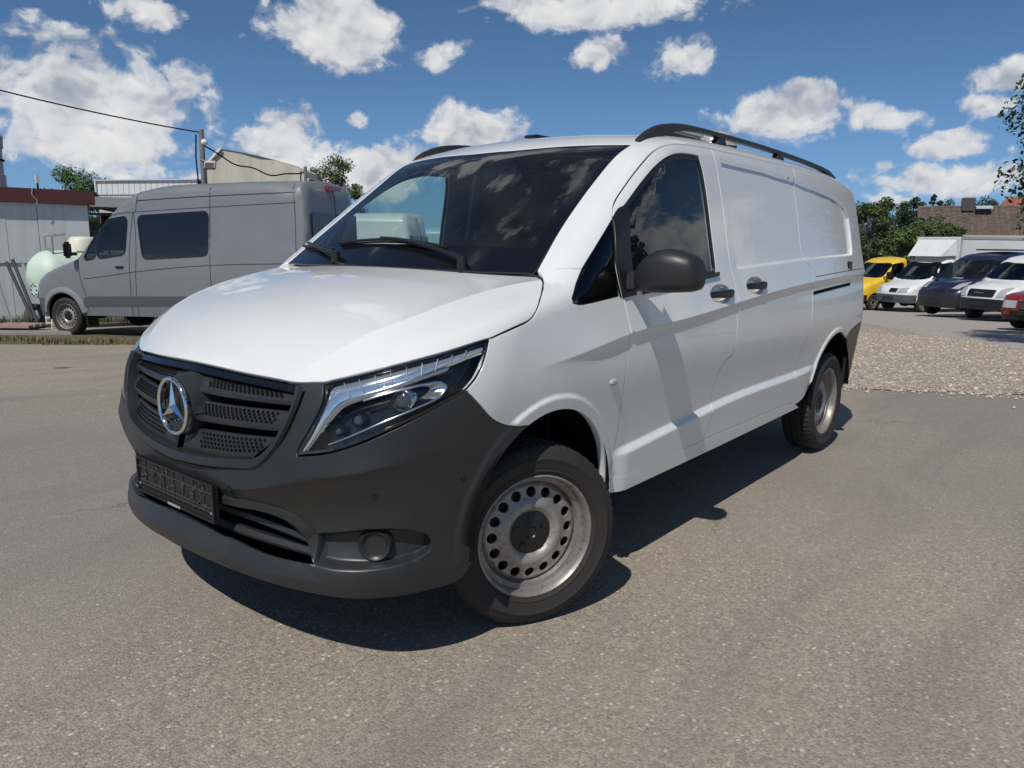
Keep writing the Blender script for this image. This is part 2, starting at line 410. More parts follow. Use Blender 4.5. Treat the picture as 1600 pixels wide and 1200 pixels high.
def catmull(P, step=.02, closed=False):
    P = np.asarray(P, float)
    if len(P) == 2:
        n = max(1, int(np.linalg.norm(P[1]-P[0])/step)); return P[0]+(P[1]-P[0])*np.linspace(0, 1, n+1)[:,None]
    Q = np.vstack([P[-1], P, P[0], P[1]]) if closed else np.vstack([2*P[0]-P[1], P, 2*P[-1]-P[-2]])
    out = []
    for i in range(1, len(Q)-2):
        p0, p1, p2, p3 = Q[i-1:i+3]; n = max(1, int(np.linalg.norm(p2-p1)/step))
        # centripetal weights keep uneven spacing from overshooting
        d1 = max(np.linalg.norm(p1-p0), 1e-6)**.5; d2 = max(np.linalg.norm(p2-p1), 1e-6)**.5; d3 = max(np.linalg.norm(p3-p2), 1e-6)**.5
        m1 = (p2-p1)+d2*((p1-p0)/d1-(p2-p0)/(d1+d2)); m2 = (p2-p1)+d2*((p3-p2)/d3-(p3-p1)/(d2+d3))
        for t in np.linspace(0, 1, n, endpoint=False):
            out.append((2*t**3-3*t**2+1)*p1+(t**3-2*t**2+t)*m1+(-2*t**3+3*t**2)*p2+(t**3-t**2)*m2)
    if not closed: out.append(P[-1])
    return np.array(out)
def chain(*curves, step=.02):
    """joins curves end to end into a closed loop; each curve smooth inside, corners where curves meet"""
    out = []
    for c in curves:
        c = catmull(c, step) if len(c) > 1 else np.asarray(c, float)
        for p in c:
            if not out or np.linalg.norm(out[-1]-p) > .002: out.append(p)
    if np.linalg.norm(out[0]-out[-1]) < .002: out.pop()
    return np.array(out)
def inside(loop, Q):
    x, y = Q[:,0], Q[:,1]; r = np.zeros(len(Q), bool); n = len(loop)
    for i in range(n):
        x1, y1 = loop[i]; x2, y2 = loop[i-1]
        if y1 == y2: continue
        c = (y1 > y) != (y2 > y); r ^= c & (x < (x2-x1)*(y-y1)/(y2-y1)+x1)
    return r
def shrink(L, g, ccw):
    a = .5*np.sum(L[:,0]*np.roll(L[:,1], -1)-np.roll(L[:,0], -1)*L[:,1])
    if (a > 0) != ccw: L = L[::-1]
    t = np.roll(L, -1, 0)-np.roll(L, 1, 0); t /= np.maximum(np.linalg.norm(t, axis=1, keepdims=True), 1e-9)
    return L+np.stack([-t[:,1], t[:,0]], 1)*g
def seg_dist(L, Q):
    d = np.full(len(Q), 1e9)
    for i in range(len(L)):
        a = L[i]; e = L[i-1]-a; w = Q-a; t = np.clip((w@e)/max(e@e, 1e-12), 0, 1); d = np.minimum(d, ((w-t[:,None]*e)**2).sum(1))
    return np.sqrt(d)
def panel(name, B, ch, loops, m, parent=None, h=.03, off=0., flange=.02, gap=.002, lines=(), mirror=False, fine=(), smooth_n=True, hv=None):
    """sheet cut from body B: outer loop + holes (3-D points), as a triangulated patch lying on the surface, edges folded inwards"""
    uvl = []
    for i, L in enumerate(loops):
        u = ch.uv(L)
        if gap: u = shrink(u, gap, i == 0)
        uvl.append(u)
    pts = []; edges = []
    for u in uvl:
        k = len(pts); n = len(u); pts += [tuple(q) for q in u]; edges += [(k+i, k+(i+1) % n) for i in range(n)]
    lo = uvl[0].min(0); hi = uvl[0].max(0); hv = hv or h
    gx, gy = np.meshgrid(np.arange(lo[0]+h/2, hi[0], h), np.arange(lo[1]+hv/2, hi[1], hv)); gx[1::2] += h/2
    G = np.stack([gx.ravel(), gy.ravel()], 1)
    def keep(G, tol):
        if not len(G): return G
        k = inside(uvl[0], G)
        for u in uvl[1:]: k &= ~inside(u, G)
        G = G[k]
        for u in uvl:
            if len(G): G = G[seg_dist(u, G) > tol]
        return G
    G = keep(G, min(h, hv)*.45)
    for (loop, fh) in fine:
        fu = ch.uv(loop); l2 = fu.min(0); h2 = fu.max(0)
        fx, fy = np.meshgrid(np.arange(l2[0], h2[0], fh), np.arange(l2[1], h2[1], fh)); fx[1::2] += fh/2
        FG = np.stack([fx.ravel(), fy.ravel()], 1); FG = FG[inside(fu, FG)]; G = np.vstack([G[~inside(fu, G)], keep(FG, fh*.45)])
    for L in lines:
        u = ch.uv(L); k = inside(uvl[0], u)
        for hl in uvl[1:]: k &= ~inside(hl, u)
        idx = {}; ds = np.min([seg_dist(q, u) for q in uvl], axis=0) if k.any() else np.zeros(len(u))
        for i in range(len(u)):
            if k[i] and ds[i] > .004: idx[i] = len(pts); pts.append(tuple(u[i]))
        edges += [(idx[i], idx[i+1]) for i in range(len(u)-1) if i in idx and i+1 in idx]
        ku = np.array([u[i] for i in idx])
        if len(ku):
            dd = np.min(np.linalg.norm(G[:,None,:]-ku[None], axis=2), axis=1) if len(G)*len(ku) < 6e6 else np.ones(len(G)); G = G[dd > .006]
    pts += [tuple(q) for q in G]
    vo, eo, fo, *_ = delaunay_2d_cdt([Vector(q) for q in pts], edges, [], 0, 1e-7)
    UV = np.array([tuple(q) for q in vo]); T = np.array([tuple(f) for f in fo])
    c = UV[T].mean(1); k = inside(uvl[0], c)
    for u in uvl[1:]: k &= ~inside(u, c)
    T = T[k]; used, inv = np.unique(T, return_inverse=True); UV = UV[used]; T = inv.reshape(-1, 3)
    P = ch.pos(UV, B); Nn = B.normal(P)
    # consistent winding: outward
    fn = np.cross(P[T[:,1]]-P[T[:,0]], P[T[:,2]]-P[T[:,0]]); fl = (fn*Nn[T].mean(1)).sum(1) < 0; T[fl] = T[fl][:,::-1]
    P = P+Nn*off
    V = [P]; NV = [Nn]; F = [tuple(t) for t in T]
    if flange:
        cnt = {}
        for t in T:
            for a, b in ((t[0],t[1]),(t[1],t[2]),(t[2],t[0])):
                e = (min(a,b), max(a,b)); cnt[e] = None if e in cnt else (a, b)
        be = [v for v in cnt.values() if v is not None]; bi = sorted({i for e in be for i in e}); mp = {i: j for j, i in enumerate(bi)}
        n0 = len(P); top = P[bi]; bot = P[bi]-Nn[bi]*flange
        # flange normals: sideways
        sn = np.zeros_like(top)
        for a, b in be:
            e = P[b]-P[a]; q = np.cross(e, Nn[a]); q /= max(np.linalg.norm(q), 1e-9); sn[mp[a]] += q; sn[mp[b]] += q
        sn /= np.maximum(np.linalg.norm(sn, axis=1, keepdims=True), 1e-9)
        mid = P[bi]+sn*.0012-Nn[bi]*.0016*np.sign(flange)
        bot = bot+sn*.0012
        V += [mid, bot]; k2 = sn*.8+Nn[bi]*.6*np.sign(flange); k2 /= np.linalg.norm(k2, axis=1, keepdims=True); NV += [k2, sn]
        nb = len(bi)
        for a, b in be:
            ma, mb_ = mp[a], mp[b]
            F.append((b, a, n0+ma, n0+mb_)); F.append((n0+mb_, n0+ma, n0+nb+ma, n0+nb+mb_))
    V = np.vstack(V); NV = np.vstack(NV)
    objs = [mesh(name, V, F, m, parent, normals=NV)]
    if mirror:
        s = np.array([1,-1,1]); objs.append(mesh(name, V*s, [f[::-1] for f in F], m, parent, normals=NV*s))
    return objs if mirror else objs[0]
def loft(name, rows, m, parent=None, closed=False, smooth=40, thick=0., mirror=False):
    """surface through rows of equal length"""
    R = [np.asarray(r, float) for r in rows]; n = len(R[0]); V = np.vstack(R); F = []
    for i in range(len(R)-1):
        for j in range(n if closed else n-1):
            a = i*n+j; b = i*n+(j+1) % n; F.append((a, b, b+n, a+n))
    out = []
    for sgn in ((1, -1) if mirror else (1,)):
        bm = bmesh.new(); vs_ = [bm.verts.new((v[0], v[1]*sgn, v[2])) for v in V]
        for f in F:
            try: bm.faces.new([vs_[i] for i in f])
            except ValueError: pass
        bmesh.ops.recalc_face_normals(bm, faces=bm.faces)
        if thick: bmesh.ops.solidify(bm, geom=bm.faces[:], thickness=thick); bmesh.ops.recalc_face_normals(bm, faces=bm.faces)
        out.append(obj_from_bm(name, bm, m, parent, smooth=True, autosmooth=smooth))
    return out
def resample(P, n):
    P = np.asarray(P, float); d = np.r_[0, np.cumsum(np.linalg.norm(np.diff(P, axis=0), axis=1))]; t = np.linspace(0, d[-1], n)
    return np.stack([np.interp(t, d, P[:,i]) for i in range(P.shape[1])], 1)
def mir(P): return np.asarray(P, float)*np.array([1,-1,1])
# ================================================================ the white van in front
AF, AR, RF = (-.005, .415), (-3.225, .41), .383       # wheel arch centres (x, z), radius
_zc = spl([-4.1,-2.66,-1.5,-.84,-.47,-.14,.4], [1.20,1.165,1.097,1.051,1.029,.985,.93])
_zl = spl([-3.2,-2.45,-1.45,-1.05,-.84,-.5,0], [.655,.637,.627,.602,.588,.566,.55])
REC = [(-1.515,1.792),(-2.11,1.786),(-2.56,1.765),(-3.18,1.722),(-3.42,1.695),(-3.53,1.655),(-3.60,1.58),(-3.61,1.47),(-3.60,1.36),(-3.575,1.32),(-3.53,1.315),(-2.62,1.295),(-1.545,1.253),(-1.518,1.40),(-1.511,1.60)]
FOG = [(1.35*math.atan2(y, x+.6), z) for x, y, z in ((.783,.61,.480),(.751,.682,.496),(.70,.76,.512),(.655,.82,.512),(.605,.861,.500),(.575,.895,.478),(.565,.905,.445),(.575,.90,.415),(.605,.867,.395),(.655,.82,.386),(.70,.76,.382),(.752,.677,.381),(.783,.61,.386))]
HAND = [(-1.322,1.146),(-1.748,1.171)]
def v_side(x, z):
    t = z-_zc(x); fade = sstep(.15, -.35, x)
    w = fade*np.where(t > 0, .018*np.exp(-t/.13), .018*np.exp(t/.024))
    zl = _zl(x); f2 = sstep(-.42, -.55, x)*sstep(-2.95, -2.6, x)
    w = w+f2*((.025*sstep(zl, zl-.040, z))-.003*sstep(zl+.25, zl, z))
    w = w-.018*sstep(0, -.018, poly_sdf(REC, x, z))
    for c in (AF, AR):
        r = np.hypot(x-c[0], z-c[1])-RF
        w = w+.010*sstep(.058, .040, r)*sstep(.30, .36, z)
    for (hx, hz) in HAND:
        r = np.sqrt(((x-hx)/.118)**2+((z-hz)/.047)**2); w = w-.024*sstep(1.0, .55, r)
    return w
_zr = spl([0,.27,.49,.644,.75,.86,.914,1.0], [.575,.585,.629,.673,.697,.735,.768,.80])
def v_front(y, z):
    t = z-_zr(y)
    return sstep(.12, .35, y)*sstep(.93, .80, y)*np.where(t > 0, .026*np.exp(-t/.085), .026*np.exp(t/.040))-.030*sstep(.02, -.15, t)*sstep(.36, .46, z)
def v_post(x, y, z):
    d = poly_sdf(FOG, 1.35*np.arctan2(y, x+.6), z); return np.where(x > .3, .034*sstep(0, -.020, d), 0)
_yc = spl([-.2,-.085,.03,.18,.33,.435,.53,.63,.71,.85], [.86,.805,.765,.738,.713,.685,.637,.579,.51,.42])
def v_hood(x, y):
    t = y-_yc(x); return -.10*np.where(t > 0, t, 0)+.012*np.exp(-np.abs(t)/.10)
VITO = Body(wz=spl([.2,.33,.45,.60,.75,.90,1.0,1.12,1.3,1.5,1.7,1.9], [.873,.897,.909,.924,.941,.957,.953,.938,.908,.873,.832,.785]),
    taper=spl([-4.1,-3.6,-3.0,-2.0,-.5,0,.4,.8], [.045,.018,.004,0,0,.004,.018,.05]),
    roofz=spl([-4.1,-3.5,-2.5,-1.6,-1.1,-.8], [1.855,1.90,1.925,1.92,1.895,1.86]),
    hoodz=spl([-.5,-.15,.1,.35,.55,.7,.8,.9], [1.375,1.29,1.245,1.19,1.12,1.04,.965,.86]),
    xf=spl([.15,.22,.29,.34,.40,.46,.60,.75,.88,.98,1.06], [.80,.842,.878,.886,.880,.874,.876,.868,.848,.808,.75]),
    plan=spl([0,.25,.5,.65,.8,.9,1.0], [0,.018,.07,.115,.185,.27,.42]),
    xr=spl([.3,.6,1.0,1.4,1.7,1.9], [-3.99,-4.04,-4.06,-4.05,-4.00,-3.95]),
    wsx=-.015, wsz=1.277, wsang=35.5, sidef=v_side, frontf=v_front, postf=v_post, hoodf=v_hood)
CYL = Chart('cyl', .7); HC = Chart('hcyl', -.6); SPH = Chart('sph', (-.6,0,.4)); TOP = Chart('top'); TAIL = Chart('sphr', (-3.2,0,1.0)); SIDE = Chart('side')

def arc(c, r, a0, a1, n=24, y=.95):
    return [(c[0]+r*math.cos(t), y, c[1]+r*math.sin(t)) for t in np.linspace(a0, a1, n)]
# feature curves, left side of the van (metres)
K = dict(
 lamp_top=[(.709,.603,.946),(.662,.68,.971),(.601,.754,.997),(.469,.865,1.041),(.307,.926,1.078)],
 lamp_out=[(.307,.926,1.078),(.343,.934,1.007),(.38,.934,.957),(.418,.929,.925)],
 lamp_bot=[(.418,.929,.925),(.506,.9,.887),(.6,.848,.841),(.692,.754,.784),(.744,.669,.75),(.785,.567,.729)],
 lamp_in=[(.785,.567,.729),(.783,.568,.749),(.757,.607,.83),(.732,.623,.897),(.709,.603,.946)],
 hoodshut=[(.307,.926,1.078),(.194,.932,1.102),(.124,.932,1.119),(.081,.926,1.145),(.013,.892,1.192),(-.09,.821,1.236),(-.122,.779,1.265)],
 hoodrear=[(-.122,.779,1.265),(-.125,.755,1.277),(-.084,.556,1.282),(-.051,.335,1.287),(-.036,.12,1.288),(-.034,0,1.288)],
 hoodfront=[(.79,0,.953),(.788,.15,.951),(.778,.28,.946),(.758,.426,.941),(.742,.51,.937),(.709,.603,.946)],
 pillseam=[(-.122,.779,1.265),(-.232,.888,1.279)],
 q_front=[(-.478,.857,1.466),(-.3,.886,1.335),(-.232,.888,1.279),(-.121,.925,1.18)],
 q_lowfront=[(-.232,.888,1.279),(-.18,.905,1.232),(-.121,.925,1.18)],
 q_bot=[(-.121,.925,1.18),(-.12,.929,1.165),(-.152,.931,1.157),(-.419,.929,1.174)],
 q_rear=[(-.419,.929,1.174),(-.428,.903,1.326),(-.478,.857,1.466)],
 doorfront=[(-.454,.932,1.158),(-.47,.948,1.036),(-.462,.957,.934),(-.457,.959,.852),(-.459,.953,.627),(-.445,.946,.507),(-.426,.94,.43)],
 doorup=[(-.454,.932,1.158),(-.435,.903,1.326),(-.483,.854,1.474),(-.528,.832,1.530),(-.628,.817,1.605),(-.778,.802,1.703),(-.894,.793,1.767),(-1.006,.791,1.801),(-1.165,.789,1.82),(-1.446,.789,1.83)],
 doorrear=[(-1.446,.789,1.83),(-1.450,.809,1.795),(-1.464,.861,1.566),(-1.471,.909,1.299),(-1.490,.923,1.218),(-1.507,.937,1.127),(-1.513,.953,.992),(-1.485,.959,.838)],
 doorrear2=[(-1.485,.959,.838),(-1.415,.959,.817),(-1.352,.958,.762),(-1.322,.955,.666),(-1.312,.95,.557),(-1.245,.942,.444)],
 doorbot=[(-1.245,.942,.444),(-.797,.941,.437),(-.426,.94,.43)],
 gutter=[(-1.446,.789,1.83),(-1.862,.793,1.832),(-2.571,.787,1.838)],
 gutter2=[(-2.571,.787,1.838),(-3.2,.785,1.825),(-3.60,.785,1.80),(-3.80,.79,1.765),(-3.93,.80,1.71)],
 split=[(-2.571,.787,1.838),(-2.558,.817,1.762),(-2.560,.861,1.558),(-2.560,.907,1.303),(-2.64,.917,1.241),(-2.655,.93,1.165),(-2.637,.951,.992),(-2.61,.955,.90),(-2.506,.955,.696),(-2.414,.943,.444)],
 archrear=[(-2.66,.94,.428),(-2.74,.942,.462),(-2.807,.944,.512),(-2.870,.95,.60),(-2.939,.952,.690),(-3.041,.953,.765),(-3.185,.952,.805),(-3.33,.95,.800),(-3.44,.947,.760),(-3.50,.944,.715)],
)
def onside(P, B=None):
    return SIDE.pos(np.asarray(P, float)[:, [0,-1]], B or VITO)
def arch_pts(c, x0, z0, x1, z1, n=26):
    a0 = math.atan2(z0-c[1], x0-c[0]); a1 = math.atan2(z1-c[1], x1-c[0])
    if c is AF and a0 < 0: a0 += 2*math.pi
    return [(c[0]+RF*math.cos(t), .95, c[1]+RF*math.sin(t)) for t in np.linspace(a0, a1, n)]

def build_vito():
    B = VITO
    root = empty('panel_van', (0,0,0), 0, 'white panel van with dark grey front bumper and black roof rails, nearest the camera', 'van')
    k = {a: [np.array(p) for p in b] for a, b in K.items()}
    for nm in ('doorfront','doorrear','doorrear2','doorbot','split','q_bot','lamp_out'): k[nm] = list(onside(k[nm]))
    R = lambda c: list(reversed(c))
    farch = onside(arch_pts(AF, -.386, .395, .143, .771))
    barch = onside([(.143,.95,.771)]+arch_pts(AF, .16, .763, .372, .345))
    k['archrear'] = list(onside(k['archrear']))
    bumptop = [(.418,.929,.925),(.373,.941,.877),(.316,.945,.822),(.263,.947,.794),(.207,.948,.778),(.143,.95,.771)]; bumptop = list(onside(bumptop))
    # ---- body sheets
    fender = chain(k['hoodshut'], k['pillseam'], k['q_lowfront'], k['q_bot'], [(-.419,.929,1.174),(-.454,.932,1.158)], k['doorfront'], [(-.426,.94,.43),(-.40,.94,.392)], [(-.386,.94,.395)], farch, R(bumptop), R(k['lamp_out']))
    X = np.arange(-3.92, .2, .03)
    crs = [onside([(x, _zc(x)+t) for x in X]) for t in (-.10,-.06,-.032,-.014,-.004,0,.004,.015,.04,.09)]
    X2 = np.arange(-2.95, -.44, .03)
    led = [onside([(x, _zl(x)+t) for x in X2]) for t in (.05,.012,0,-.010,-.020,-.030,-.040,-.052)]
    def ring(c, d): return onside([(c[0]+(RF+d)*math.cos(t), c[1]+(RF+d)*math.sin(t)) for t in np.linspace(-.05, math.pi+.05, 70)])
    flr = [ring(AF, d) for d in (.018,.036,.042,.049,.056,.064)]; rlr = [ring(AR, d) for d in (.018,.036,.042,.049,.056,.064)]
    panel('front_wing', B, CYL, [fender], WHITE, root, h=.022, lines=crs+flr, mirror=True, flange=.03, gap=.003)
    seam = [(x, .95, _zc(x)) for x in np.arange(-1.5, -.46, .03)]
    win = chain([(-.500,.857,1.455),(-.54,.85,1.497),(-.568,.857,1.522),(-.717,.841,1.618),(-.834,.83,1.686),(-.952,.823,1.738),(-1.079,.815,1.768),(-1.20,.815,1.778),(-1.275,.813,1.775)],
                [(-1.275,.813,1.775),(-1.293,.83,1.72),(-1.301,.847,1.634),(-1.303,.884,1.443),(-1.305,.915,1.262),(-1.298,.92,1.240)], [(-1.298,.92,1.240),(-.923,.924,1.214),(-.515,.928,1.184),(-.462,.93,1.176)], [(-.462,.93,1.176),(-.452,.903,1.326),(-.500,.857,1.455)])
    door = chain(R(k['doorfront']), k['doorup'], k['doorrear'], k['doorrear2'], k['doorbot'])
    def cup(i, s=1.0): return onside([(HAND[i][0]+.118*s*math.cos(t), HAND[i][1]+.047*s*math.sin(t)) for t in np.linspace(0, 2*math.pi, 36, endpoint=False)])
    def cupring(i, s): c = cup(i, s); return np.vstack([c, c[:1]])
    panel('front_door', B, CYL, [door, win], WHITE, root, h=.030, hv=.020, lines=crs+led+[cupring(0, q) for q in (1.03,.9,.78,.66,.54)], fine=[(cup(0, .5), .009)], mirror=True, flange=.025, gap=.0042)
    # dark strip added behind the shut lines, standing in for shade in the gaps
    def gapliner(L):
        u = CYL.uv(L); P = [CYL.pos(shrink(u, d, True), B) for d in (-.010, .010)]
        panel('gap_shade', B, CYL, P, DARK, root, h=.05, off=-.010, gap=0, flange=0, mirror=True)
    gapliner(door)
    # glass and seal of the front door
    def inset(ch, L, d):
        a = shrink(ch.uv(L), d, True); return np.array(ch.pos(a, B))
    win2 = inset(CYL, win, .013)
    panel('door_seal', B, CYL, [win, win2], BLACKP, root, h=.02, gap=.0005, off=-.002, flange=.012, mirror=True)
    sail = chain([(-.478,.857,1.470),(-.435,.903,1.326),(-.452,.93,1.165)], [(-.452,.93,1.165),(-.545,.93,1.172)], [(-.545,.93,1.172),(-.540,.90,1.33),(-.580,.857,1.522)], [(-.580,.857,1.522),(-.53,.85,1.508),(-.478,.857,1.470)])
    panel('mirror_sail', B, CYL, [sail], BLACKP, root, h=.03, off=.007, flange=.012, gap=0, mirror=True)
    panel('door_window', B, CYL, [win2], GLASSD, root, h=.05, off=-.008, flange=0, gap=-.002, mirror=True)
    q = chain(k['q_front'][:2]+[k['q_front'][3]], k['q_bot'], k['q_rear'])
    panel('quarter_window', B, CYL, [q], GLASSK, root, h=.03, off=-.002, flange=.01, gap=.0015, mirror=True)
    # cargo sides
    sidep = chain(R(k['doorrear2']), R(k['doorrear']), k['gutter'], k['split'], [(-2.414,.943,.444),(-1.245,.942,.444)])
    r2 = resample(np.array(REC+REC[:1]), 240)[:-1]; recl = []
    for d in (-.004, 0, .004, .009, .014, .018, .024):
        q = shrink(r2, d, True) if d else r2; q = onside(q); recl.append(np.vstack([q, q[:1]]))
    panel('side_panel', B, CYL, [sidep], WHITE, root, h=.035, hv=.022, lines=crs+led+recl+[cupring(1, q) for q in (1.03,.9,.78,.66,.54)], fine=[(cup(1, .5), .009)], mirror=True, flange=.025, gap=.0042)
    gapliner(sidep)
    quart = chain(R(k['split']), k['gutter2'], [(-3.93,.80,1.71),(-3.93,.86,1.4),(-3.93,.90,1.1),(-3.93,.905,.845)], [(-3.93,.905,.845),(-3.60,.94,.800),(-3.475,.944,.745)], R([np.array(p) for p in k['archrear'][:-1]]), [(-2.66,.94,.428),(-2.55,.94,.415),(-2.414,.943,.444)])
    panel('rear_wing', B, CYL, [quart], WHITE, root, h=.035, hv=.022, lines=crs+led+recl+rlr, mirror=True, flange=.03, gap=.0042)
    sillp = chain([(-.40,.94,.392),(-.426,.94,.43)], [(-.426,.94,.43),(-.797,.941,.437),(-1.245,.942,.444)], [(-1.245,.942,.444),(-2.414,.943,.444)], [(-2.414,.943,.444),(-2.55,.94,.415)], [(-2.55,.94,.415),(-2.62,.93,.385)], [(-2.62,.93,.385),(-1.5,.93,.372),(-.41,.93,.365)], [(-.41,.93,.365),(-.40,.94,.392)])
    panel('sill', B, CYL, [sillp], WHITE, root, h=.04, hv=.02, mirror=True, flange=.03, off=.001)
    # bonnet
    hh = [np.array(p) for p in catmull(k['hoodfront'], .02)]+[np.array(p) for p in catmull(k['lamp_top'], .02)][1:]
    half = chain(k['hoodfront'], k['lamp_top'], k['hoodshut'], k['hoodrear'])
    L = np.vstack([half, mir(half[1:-1])[::-1]])
    hc = [(x, _yc(x), 1.1) for x in np.arange(.72, -.1, -.03)]
    BH = variant(B, nocab=True); BW = variant(B, nohood=True); hcl = []
    for dy in (-.09,-.045,-.018,-.005,0,.005,.02,.05):
        q = TOP.pos(np.array([(x, float(_yc(x))+dy) for x in np.arange(.70, -.1, -.025)]), BH); hcl += [q, mir(q)]
    panel('bonnet', BH, SPH, [L], WHITE, root, h=.022, lines=hcl, flange=.03, gap=.0055)
    # roof with A-pillars
    ws_side = [(-.125,.768,1.276),(-.332,.721,1.434),(-.596,.694,1.629),(-.759,.690,1.741),(-.86,.700,1.795)]
    ws_top = [(-.86,.700,1.795),(-.843,.62,1.797),(-.80,.40,1.8),(-.757,.15,1.799),(-.752,0,1.799)]
    tailc = [(-3.93, r*math.sin(t), .7+r*math.cos(t)) for t, r in [(a, 1.3) for a in np.linspace(math.atan2(.80, 1.01), 0, 20)]]
    halfr = chain(R(ws_top), R(ws_side), [(-.125,.768,1.276),(-.122,.779,1.265)], k['pillseam'], [(-.232,.888,1.279),(-.3,.886,1.335),(-.478,.857,1.466)], k['doorup'][2:], k['gutter'], k['gutter2'], tailc)
    L = np.vstack([halfr, mir(halfr[1:-1])[::-1]])
    panel('roof', B, CYL, [L], WHITE, root, h=.035, flange=.03, gap=.003)
    # windscreen
    bot = [(-.010,0,1.292),(-.012,.12,1.292),(-.028,.335,1.291),(-.062,.556,1.286),(-.110,.742,1.281)]
    halfw = chain(R(ws_top), R(ws_side)[:-1]+[np.array((-.110,.757,1.27))], R(bot))
    Lw = np.vstack([halfw, mir(halfw[1:-1])[::-1]])
    inn = chain([(-.715,0,1.775),(-.72,.15,1.775),(-.762,.40,1.776),(-.800,.60,1.773),(-.80,.635,1.765)], [(-.80,.635,1.765),(-.70,.640,1.70),(-.55,.640,1.60),(-.33,.66,1.43),(-.21,.685,1.335)], [(-.21,.685,1.335),(-.18,.55,1.34),(-.145,.3,1.345),(-.13,0,1.347)])
    Li = np.vstack([inn, mir(inn[1:-1])[::-1]])
    panel('windscreen_border', BW, TOP, [Lw, Li], TRIMBLK, root, h=.03, gap=.001, off=-.002, flange=.008)
    panel('windscreen', BW, TOP, [Li], GLASSW, root, h=.05, gap=0, off=-.002, flange=0)
    # front bumper
    gin = [(.881,0,.664),(.879,.047,.665),(.868,.20,.674),(.856,.289,.684),(.828,.418,.705),(.809,.472,.752),(.788,.513,.821),(.766,.533,.884),(.745,.522,.932)]
    bott = [(.372,.905,.345),(.42,.90,.292),(.55,.87,.288),(.70,.74,.292),(.79,.52,.300),(.85,.25,.318),(.868,0,.326)]
    halfb = chain(gin, [(.745,.522,.932),(.742,.53,.938),(.709,.603,.946)], R(k['lamp_in']), R(k['lamp_bot']), bumptop, barch, bott)
    L = np.vstack([halfb, mir(halfb[1:-1])[::-1]])
    it = [(.883,0,.528),(.866,.266,.525),(.838,.411,.527),(.82,.486,.511),(.803,.543,.479),(.793,.576,.443),(.780,.610,.390)]
    il = [(.780,.610,.390),(.827,.452,.389),(.863,.273,.407),(.880,.12,.420),(.885,0,.425)]
    halfi = chain(it, il); Lint = np.vstack([halfi, mir(halfi[1:-1])[::-1]])
    fo = resample(np.array(FOG+FOG[:1]), 120)[:-1]; fl_ = []
    for d in (-.003, 0, .005, .010, .015, .020, .024):
        q = HC.pos(shrink(fo, d, True) if d else fo, B); fl_.append(np.vstack([q, q[:1]]))
    rid = []
    for t in (-.06,-.03,-.012,-.003,.003,.02,.05):
        q = []
        for y in np.linspace(.2, .88, 36):
            xx = float(B.xf(_zr(y))-B.plan(y)); q.append((1.35*math.atan2(y, xx+.6), float(_zr(y))+t))
        rid.append(HC.pos(np.array(q), B))
    ln = fl_+rid+flr; ln = ln+[mir(q) for q in ln]
    panel('front_bumper', B, HC, [L, Lint], PLASTIC, root, h=.020, lines=ln, flange=.03)
    # raised surround under the grille
    n = 40
    a = resample(catmull(gin[1:], .01), n); b_ = resample(catmull([(.889,.012,.628),(.878,.178,.636),(.853,.348,.652),(.836,.425,.668),(.817,.478,.72),(.800,.530,.80),(.775,.557,.88),(.752,.560,.935)], .01), n)
    a[0,1] = 0; b_[0,1] = 0
    na = B.normal(a); nb = B.normal(b_)
    rows = [a-na*.02, a+na*.010, a*.75+b_*.25+na*.013, a*.3+b_*.7+nb*.010, b_-nb*.004]
    rows2 = [np.vstack([mir(r[1:])[::-1], r]) for r in rows]
    loft('grille_surround', rows2, PLASTIC, root, smooth=35)
    build_vito_front(root, B, Lint, None)
    build_vito_lamps(root, B)
    # tail, rear bumper
    rb = chain([(-3.475,.944,.745),(-3.60,.94,.800),(-3.93,.905,.845)], [(-3.93,.905,.845),(-3.93,.90,.55),(-3.91,.90,.40)], [(-3.91,.90,.40),(-3.62,.92,.36)], [(-3.62,.92,.36),(-3.61,.93,.46),(-3.56,.94,.62),(-3.475,.944,.745)])
    panel('rear_bumper_corner', B, CYL, [rb], PLASTIC, root, h=.03, flange=.03, off=.003, mirror=True)
    sec = CYL.pos(np.array([(-3.932, t) for t in np.linspace(-1.95, 1.95, 90)]), B)
    sec = sec[sec[:,2] > .36]
    panel('tailgate', B, TAIL, [sec], WHITE, root, h=.06, flange=.02, gap=.001)
    build_vito_details(root, B)
    return root
def shrink3(L):
    c = L.mean(0); return c+(L-c)*.97

